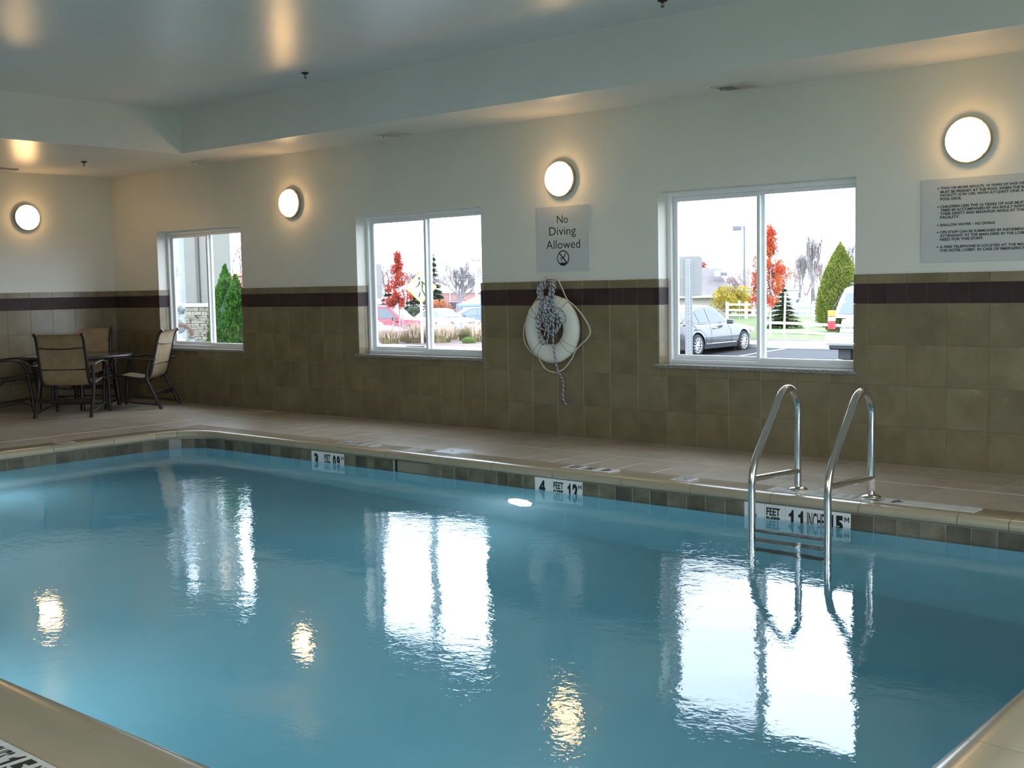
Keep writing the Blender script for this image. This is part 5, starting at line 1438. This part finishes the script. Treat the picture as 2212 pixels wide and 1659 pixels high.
def car(name, label, loc, rz, paint, body, green, W, wr, wb, hw_roof, windows, spokes=12, cat='car', group=None, lights=None, wid=.21):
    t = thing(name, label, cat, loc, rz, group)
    # body: lofted from cross-sections along its length, wheel arches cut into the lower edge
    top, belt = body['top'], body['belt']
    y0, y1 = top[0][0], top[-1][0]
    ra = wr * 1.17
    def ztop(y):
        for (a, p), (c, q) in zip(top, top[1:]):
            if a <= y <= c: return p + (q - p) * (y - a) / max(c - a, 1e-6)
        return top[-1][1]
    def zbot(y):
        z = body['sill'] + .10 * max(0, (abs(y - (y0 + y1) / 2) - (y1 - y0) * .36) / ((y1 - y0) * .14)) ** 2
        for cy in (0, wb):
            if abs(y - cy) < ra: z = max(z, wr + math.sqrt(ra * ra - (y - cy) ** 2))
        return z
    half, mid = (y1 - y0) / 2, (y0 + y1) / 2
    def plan(y): return (1 - min(1, abs(y - mid) / half * .985) ** 7) ** .33
    def hw(z):
        if z <= .52: return W * (1 - .045 * max(0, (.52 - z) / .3) ** 2)
        return W * (1 - .115 * min(1.2, (z - .52) / (belt - .52)) ** 1.8)
    ys = [y0 + (y1 - y0) * k / 40 for k in range(41)] + [y0 + .012, y0 + .04, y1 - .012, y1 - .04]
    for cy in (0, wb): ys += [cy + ra * math.sin(PI / 2 * k / 7) * s_ * .9995 for k in range(8) for s_ in (-1, 1)] + [cy - ra - .002, cy + ra + .002]
    ys = sorted(y for y in set(round(q, 4) for q in ys) if y0 <= y <= y1)
    b = MB(); vs = []; nl = 9
    for y in ys:
        zb, zt = zbot(y), ztop(y); p = plan(y); ring = []
        for k in range(nl):
            z = zb + (zt - zb) * k / (nl - 1); ring.append((hw(z) * p, y, z))
        e = .030
        crown = [(.90 * hw(zt) * p, y, zt + e * .55), (.62 * hw(zt) * p, y, zt + e * .95), (0, y, zt + e * 1.15)]
        vs += [(-x, yy_, z) for x, yy_, z in ring] + [(-x, yy_, z) for x, yy_, z in crown] + [(x, yy_, z) for x, yy_, z in crown[:2][::-1]] + ring[::-1]
    m_ = nl * 2 + 5; fs = []
    for i in range(len(ys) - 1):
        for k in range(m_ - 1): fs.append((i * m_ + k, i * m_ + k + 1, (i + 1) * m_ + k + 1, (i + 1) * m_ + k))
    b.add(vs, fs, True)
    b.add([vs[k] for k in range(m_)], [tuple(range(m_))], True); b.add([vs[(len(ys) - 1) * m_ + k] for k in range(m_)], [tuple(range(m_))[::-1]], True)
    b.build('body', paint, t)
    b = MB()      # dark wheel housings
    for cy in (0, wb): b.box((0, cy, wr + .02), (2 * W - .26, wr * 2.25, wr * 1.9))
    b.build('wheel_housings', M_arch, t)
    # greenhouse
    gz0 = body['belt']; gz1 = max(z for _, z in green)
    def gx(z): return W * .88 - (W * .88 - hw_roof) * (z - gz0) / (gz1 - gz0)
    b = MB(); n = len(green)
    for sx in (-1, 1): b.add([(sx * gx(z), y, z) for y, z in green], [tuple(range(n)) if sx < 0 else tuple(range(n))[::-1]])
    for i in range(n - 1):
        (y0, z0), (y1, z1) = green[i], green[i + 1]; cr = lambda z: .02 * (z - gz0) / (gz1 - gz0)
        rows = [[(s * gx(z), y, z + (cr(z) if abs(s) < 1 else 0)) for s in (-1, -.8, .8, 1)] for y, z in (green[i], green[i + 1])]
        b.add(rows[0] + rows[1], [(k, k + 1, 5 + k, 4 + k) for k in range(3)], True)
    b.build('cabin', paint, t)
    off = .008
    for wpoly in windows['side']:
        for sx in (-1, 1):
            b = MB(); b.add([(sx * (gx(z) + off), y, z) for y, z in wpoly], [tuple(range(len(wpoly)))]); b.build('side_window', M_cglass, t)
    for nm, (a, c, in_) in windows['ends'].items():
        (y0, z0), (y1, z1) = a, c; dy, dz = y1 - y0, z1 - z0; L_ = math.hypot(dy, dz); ny, nz = -dz / L_, dy / L_
        if (y0 < wb / 2) == (ny > 0): ny, nz = -ny, -nz
        b = MB(); vs = []
        for (y, z) in (a, c):
            for s in (-1, -.5, .5, 1): vs.append((s * (gx(z) - in_), y + ny * (.012 if abs(s) == 1 else .026), z + nz * (.012 if abs(s) == 1 else .026)))
        b.add(vs, [(0, 1, 5, 4), (1, 2, 6, 5), (2, 3, 7, 6)], True); b.build(nm, M_cglass, t)
    wm = wheel_meshes(wr, wid, spokes)
    for cy in (0, wb):
        for sx in (-1, 1):
            o = put('wheel', wm[0], t, loc=(sx * (W - wid / 2 - .005), cy, wr)); o.rotation_euler = (0, sx * PI / 2, 0)
            put('rim', wm[1], o); put('wheel_back', wm[2], o)
    for nm, c, d, mt_, both in lights or []:
        for sx in ((-1, 1) if both else (1,)):
            b = MB(); b.cbox((sx * c[0], c[1], c[2]), d, min(d) * .25); b.build(nm, mt_, t)
    return t
M_head = flat('clear_headlamp', (.55, .57, .58), .1)
M_tail = flat('red_tail_lamp', (.42, .02, .03), .15)
def sedan(label, loc, rz, paint, group=None, s=1.0, extra=None):
    body = dict(sill=.20, belt=.90, rear=-1.0, front=3.45, top=[(-1.02, .80), (-.97, .90), (-.90, .925), (-.45, .935), (.2, .90), (1.75, .90), (2.5, .85), (3.0, .77), (3.30, .69), (3.42, .60), (3.47, .50)])
    green = [(-.55, .92), (-.05, 1.27), (.25, 1.385), (.65, 1.43), (1.05, 1.41), (1.3, 1.34), (1.95, .90)]
    wins = dict(side=[[(-.10, .945), (-.02, 1.22), (.06, 1.25), (.20, .945)], [(.25, .945), (.11, 1.27), (.30, 1.335), (.62, 1.365), (.72, .945)], [(.80, .945), (.70, 1.365), (1.02, 1.345), (1.26, 1.275), (1.72, .945)]], ends=dict(windshield=((1.40, 1.28), (1.95, .92), .10), rear_window=((-.50, .96), (.02, 1.29), .10)))
    l = [('headlight', (.62, 3.30, .66), (.36, .22, .14), M_head, True), ('tail_light', (.70, -.94, .76), (.30, .12, .16), M_tail, True), ('mirror', (.97, 1.62, .95), (.20, .10, .14), paint, True),
         ('door_handle', (.868, .98, .78), (.03, .20, .03), M_chrome, True), ('door_handle', (.872, .02, .78), (.03, .20, .03), M_chrome, True), ('sill_trim', (.885, 1.28, .34), (.02, 1.66, .025), M_chrome, True), ('bumper', (0, 3.42, .36), (1.2, .10, .16), M_trim, False), ('grille', (0, 3.44, .60), (.7, .06, .12), M_trim, False), ('rear_bumper', (0, -.98, .34), (1.3, .10, .18), M_trim, False), ('exhaust', (.55, -.92, .26), (.12, .12, .06), M_chrome, True)]
    t = car('sedan', label, loc, rz, paint, body, green, .885, .318, 2.62, .60, wins, 12, group=group, lights=l + (extra or []))
    t.scale = (s, s, s)
    # panel gaps on both sides
    for sx in (-1, 1):
        for pts in ([(.76, .90), (.75, .75), (.74, .60), (.70, .28)], [(1.76, .89), (1.81, .75), (1.85, .60), (1.86, .34)], [(-.12, .90), (.0, .80), (.26, .71), (.42, .58), (.45, .40)]):
            b = MB(); b.tube(smooth_path([(sx * (.886 * (1 - (.115 * max(0, (z - .52) / .38) ** 1.8)) - .001), y, z) for y, z in pts], 3), .0045, 4); b.build('door_gap', M_trim, t)
    return t
sz = zl(19.2)
sedan('silver-grey sedan parked outside the largest window', (-17.86, 19.12, sz), 0.0, flat('silver_grey_paint', (.085, .088, .095), .22, .35, coat=.6), None, .97)
M_wcar = flat('white_car_paint', (.55, .55, .55), .3, coat=.4)
sedan('white car cut by the left edge of the middle window', (-43.532, 29.476, -1.25), -1.39, M_wcar)
sedan('silver-blue car with a yellow plate in the middle window', (-49.481, 41.558, -1.25), -1.57, flat('silver_blue_paint', (.26, .31, .34), .25, .3, coat=.5), None, 1.0, [('number_plate', (-.1, 3.50, .40), (.32, .02, .15), flat('yellow_plate', (.62, .48, .05), .5), False)])
sedan('dark blue sedan at the right edge of the middle window', (-50.980, 48.203, -1.35), 2.58, flat('dark_blue_paint', (.030, .055, .075), .2, .2, coat=.6))
# red sport utility vehicle
def suv(label, loc, rz, paint, s=1.0, roofrack=True, glass_rear=True, extra=None, group=None, nm='sport_utility_car'):
    body = dict(sill=.32, belt=1.06, rear=-.95, front=3.75, top=[(-.97, 1.03), (-.93, 1.06), (.3, 1.06), (2.2, 1.06), (2.9, 1.03), (3.45, .97), (3.66, .90), (3.74, .80)])
    green = [(-.93, 1.06), (-.82, 1.40), (-.66, 1.70), (-.3, 1.76), (1.0, 1.76), (1.55, 1.70), (2.22, 1.06)]
    wins = dict(side=[[(-.78, 1.12), (-.66, 1.50), (-.56, 1.64), (-.02, 1.66), (-.02, 1.12)], [(.10, 1.12), (.10, 1.66), (.78, 1.66), (.84, 1.12)], [(.95, 1.12), (.88, 1.66), (1.46, 1.62), (1.98, 1.12)]], ends=dict(windshield=((1.62, 1.64), (2.22, 1.08), .08), rear_window=((-.92, 1.14), (-.72, 1.60), .10)))
    l = [('headlight', (.66, 3.62, .80), (.40, .20, .20), M_head, True), ('tail_light', (.80, -.90, .95), (.14, .12, .42), M_tail, True), ('mirror', (1.03, 1.95, 1.10), (.18, .12, .18), M_trim, True), ('door_handle', (.905, .20, .90), (.03, .22, .04), M_trim, True), ('door_handle', (.905, 1.06, .90), (.03, .22, .04), M_trim, True), ('bumper', (0, 3.74, .50), (1.66, .14, .22), paint, False), ('grille', (0, 3.74, .80), (.9, .06, .16), M_trim, False)]
    if roofrack: l.append(('roof_rail', (.58, .4, 1.82), (.04, 1.9, .04), M_trim, True))
    if not glass_rear: l = [q for q in l if q[0] != 'tail_light']
    t = car(nm, label, loc, rz, paint, body, green, .925, .375, 2.85, .66, wins, 6, group=group, lights=l + (extra or []), wid=.24)
    t.scale = (s, s, s); return t
suv('red sport utility vehicle behind the crossing sign', (-46.232, 33.770, -1.25), -1.25, flat('cherry_red_paint', (.23, .012, .028), .25, .0, coat=.5))
suv('dull maroon vehicle far behind the planting bed, beyond the dark sedan', (-73.367, 68.671, -1.6), -1.5, flat('dull_maroon_paint', (.12, .04, .05), .3))
suv('white van far behind the crossing sign', (-78.451, 69.602, -1.6), -1.4, M_wcar, .85)
sedan('black car far behind, left of the crossing sign post', (-68.813, 59.357, -1.5), -1.5, flat('black_paint', (.02, .02, .022), .2, coat=.5))
sedan('pale blue car far off between the poplar and the spruce', (-39.040, 68.997, -1.1), .9, flat('pale_blue_paint', (.30, .36, .42), .3))
sedan('dark car far off behind the pale blue one', (-39.814, 73.619, -1.1), .9, flat('slate_paint', (.10, .11, .13), .3))
# large white vehicle at the right of the largest window: its left rear corner shows
big = suv('large white sport utility vehicle at the right edge of the largest window', (-11.58, 18.86, zl(18.4)), 0.0, M_wcar, 1.08, True, False)
b = MB(); b.cbox((0, -.985, .57), (1.92, .24, .24), .05); b.cbox((0, -1.0, .70), (1.84, .22, .05), .02); b.build('rear_bumper', M_wcar, big)
b = MB(); b.cbox((0, -.92, .41), (1.78, .20, .11), .03); b.build('bumper_valance', M_trim, big)
b = MB(); b.cbox((0, -.975, .725), (1.5, .02, .025), .004); b.build('tailgate_gap', M_trim, big)
for sx in (-1, 1):
    for z0, h, mt_, nm in ((1.16, .13, flat('amber_lamp', (.62, .22, .02), .15), 'turn_lamp'), (1.035, .10, M_head, 'reverse_lamp'), (.895, .17, M_tail, 'brake_lamp')):
        b = MB(); b.cbox((sx * .835, -.965, z0), (.145, .12, h), .012); b.build(nm, mt_, big)
    b = MB(); b.cbox((sx * .60, -.80, .30), (.30, .04, .34), .01); b.build('mud_flap', M_trim, big)
b = fit(text_mb('YUKON XL', .1, off=.003), .43, .055, -.50, .845); q = MB(); q.add([(p[0], -.992, p[1]) for p in b.v], b.f); q.build('lettering', flat('grey_badge', (.02, .022, .03), .4), big, kind='stuff')
b = MB(); b.tube(smooth_path([(-.86, -.945, 1.08), (-.83, -.90, 1.25), (-.77, -.82, 1.42), (-.70, -.72, 1.60), (-.64, -.6, 1.74)], 4), .012, 6); b.build('pillar_trim', M_trim, big)
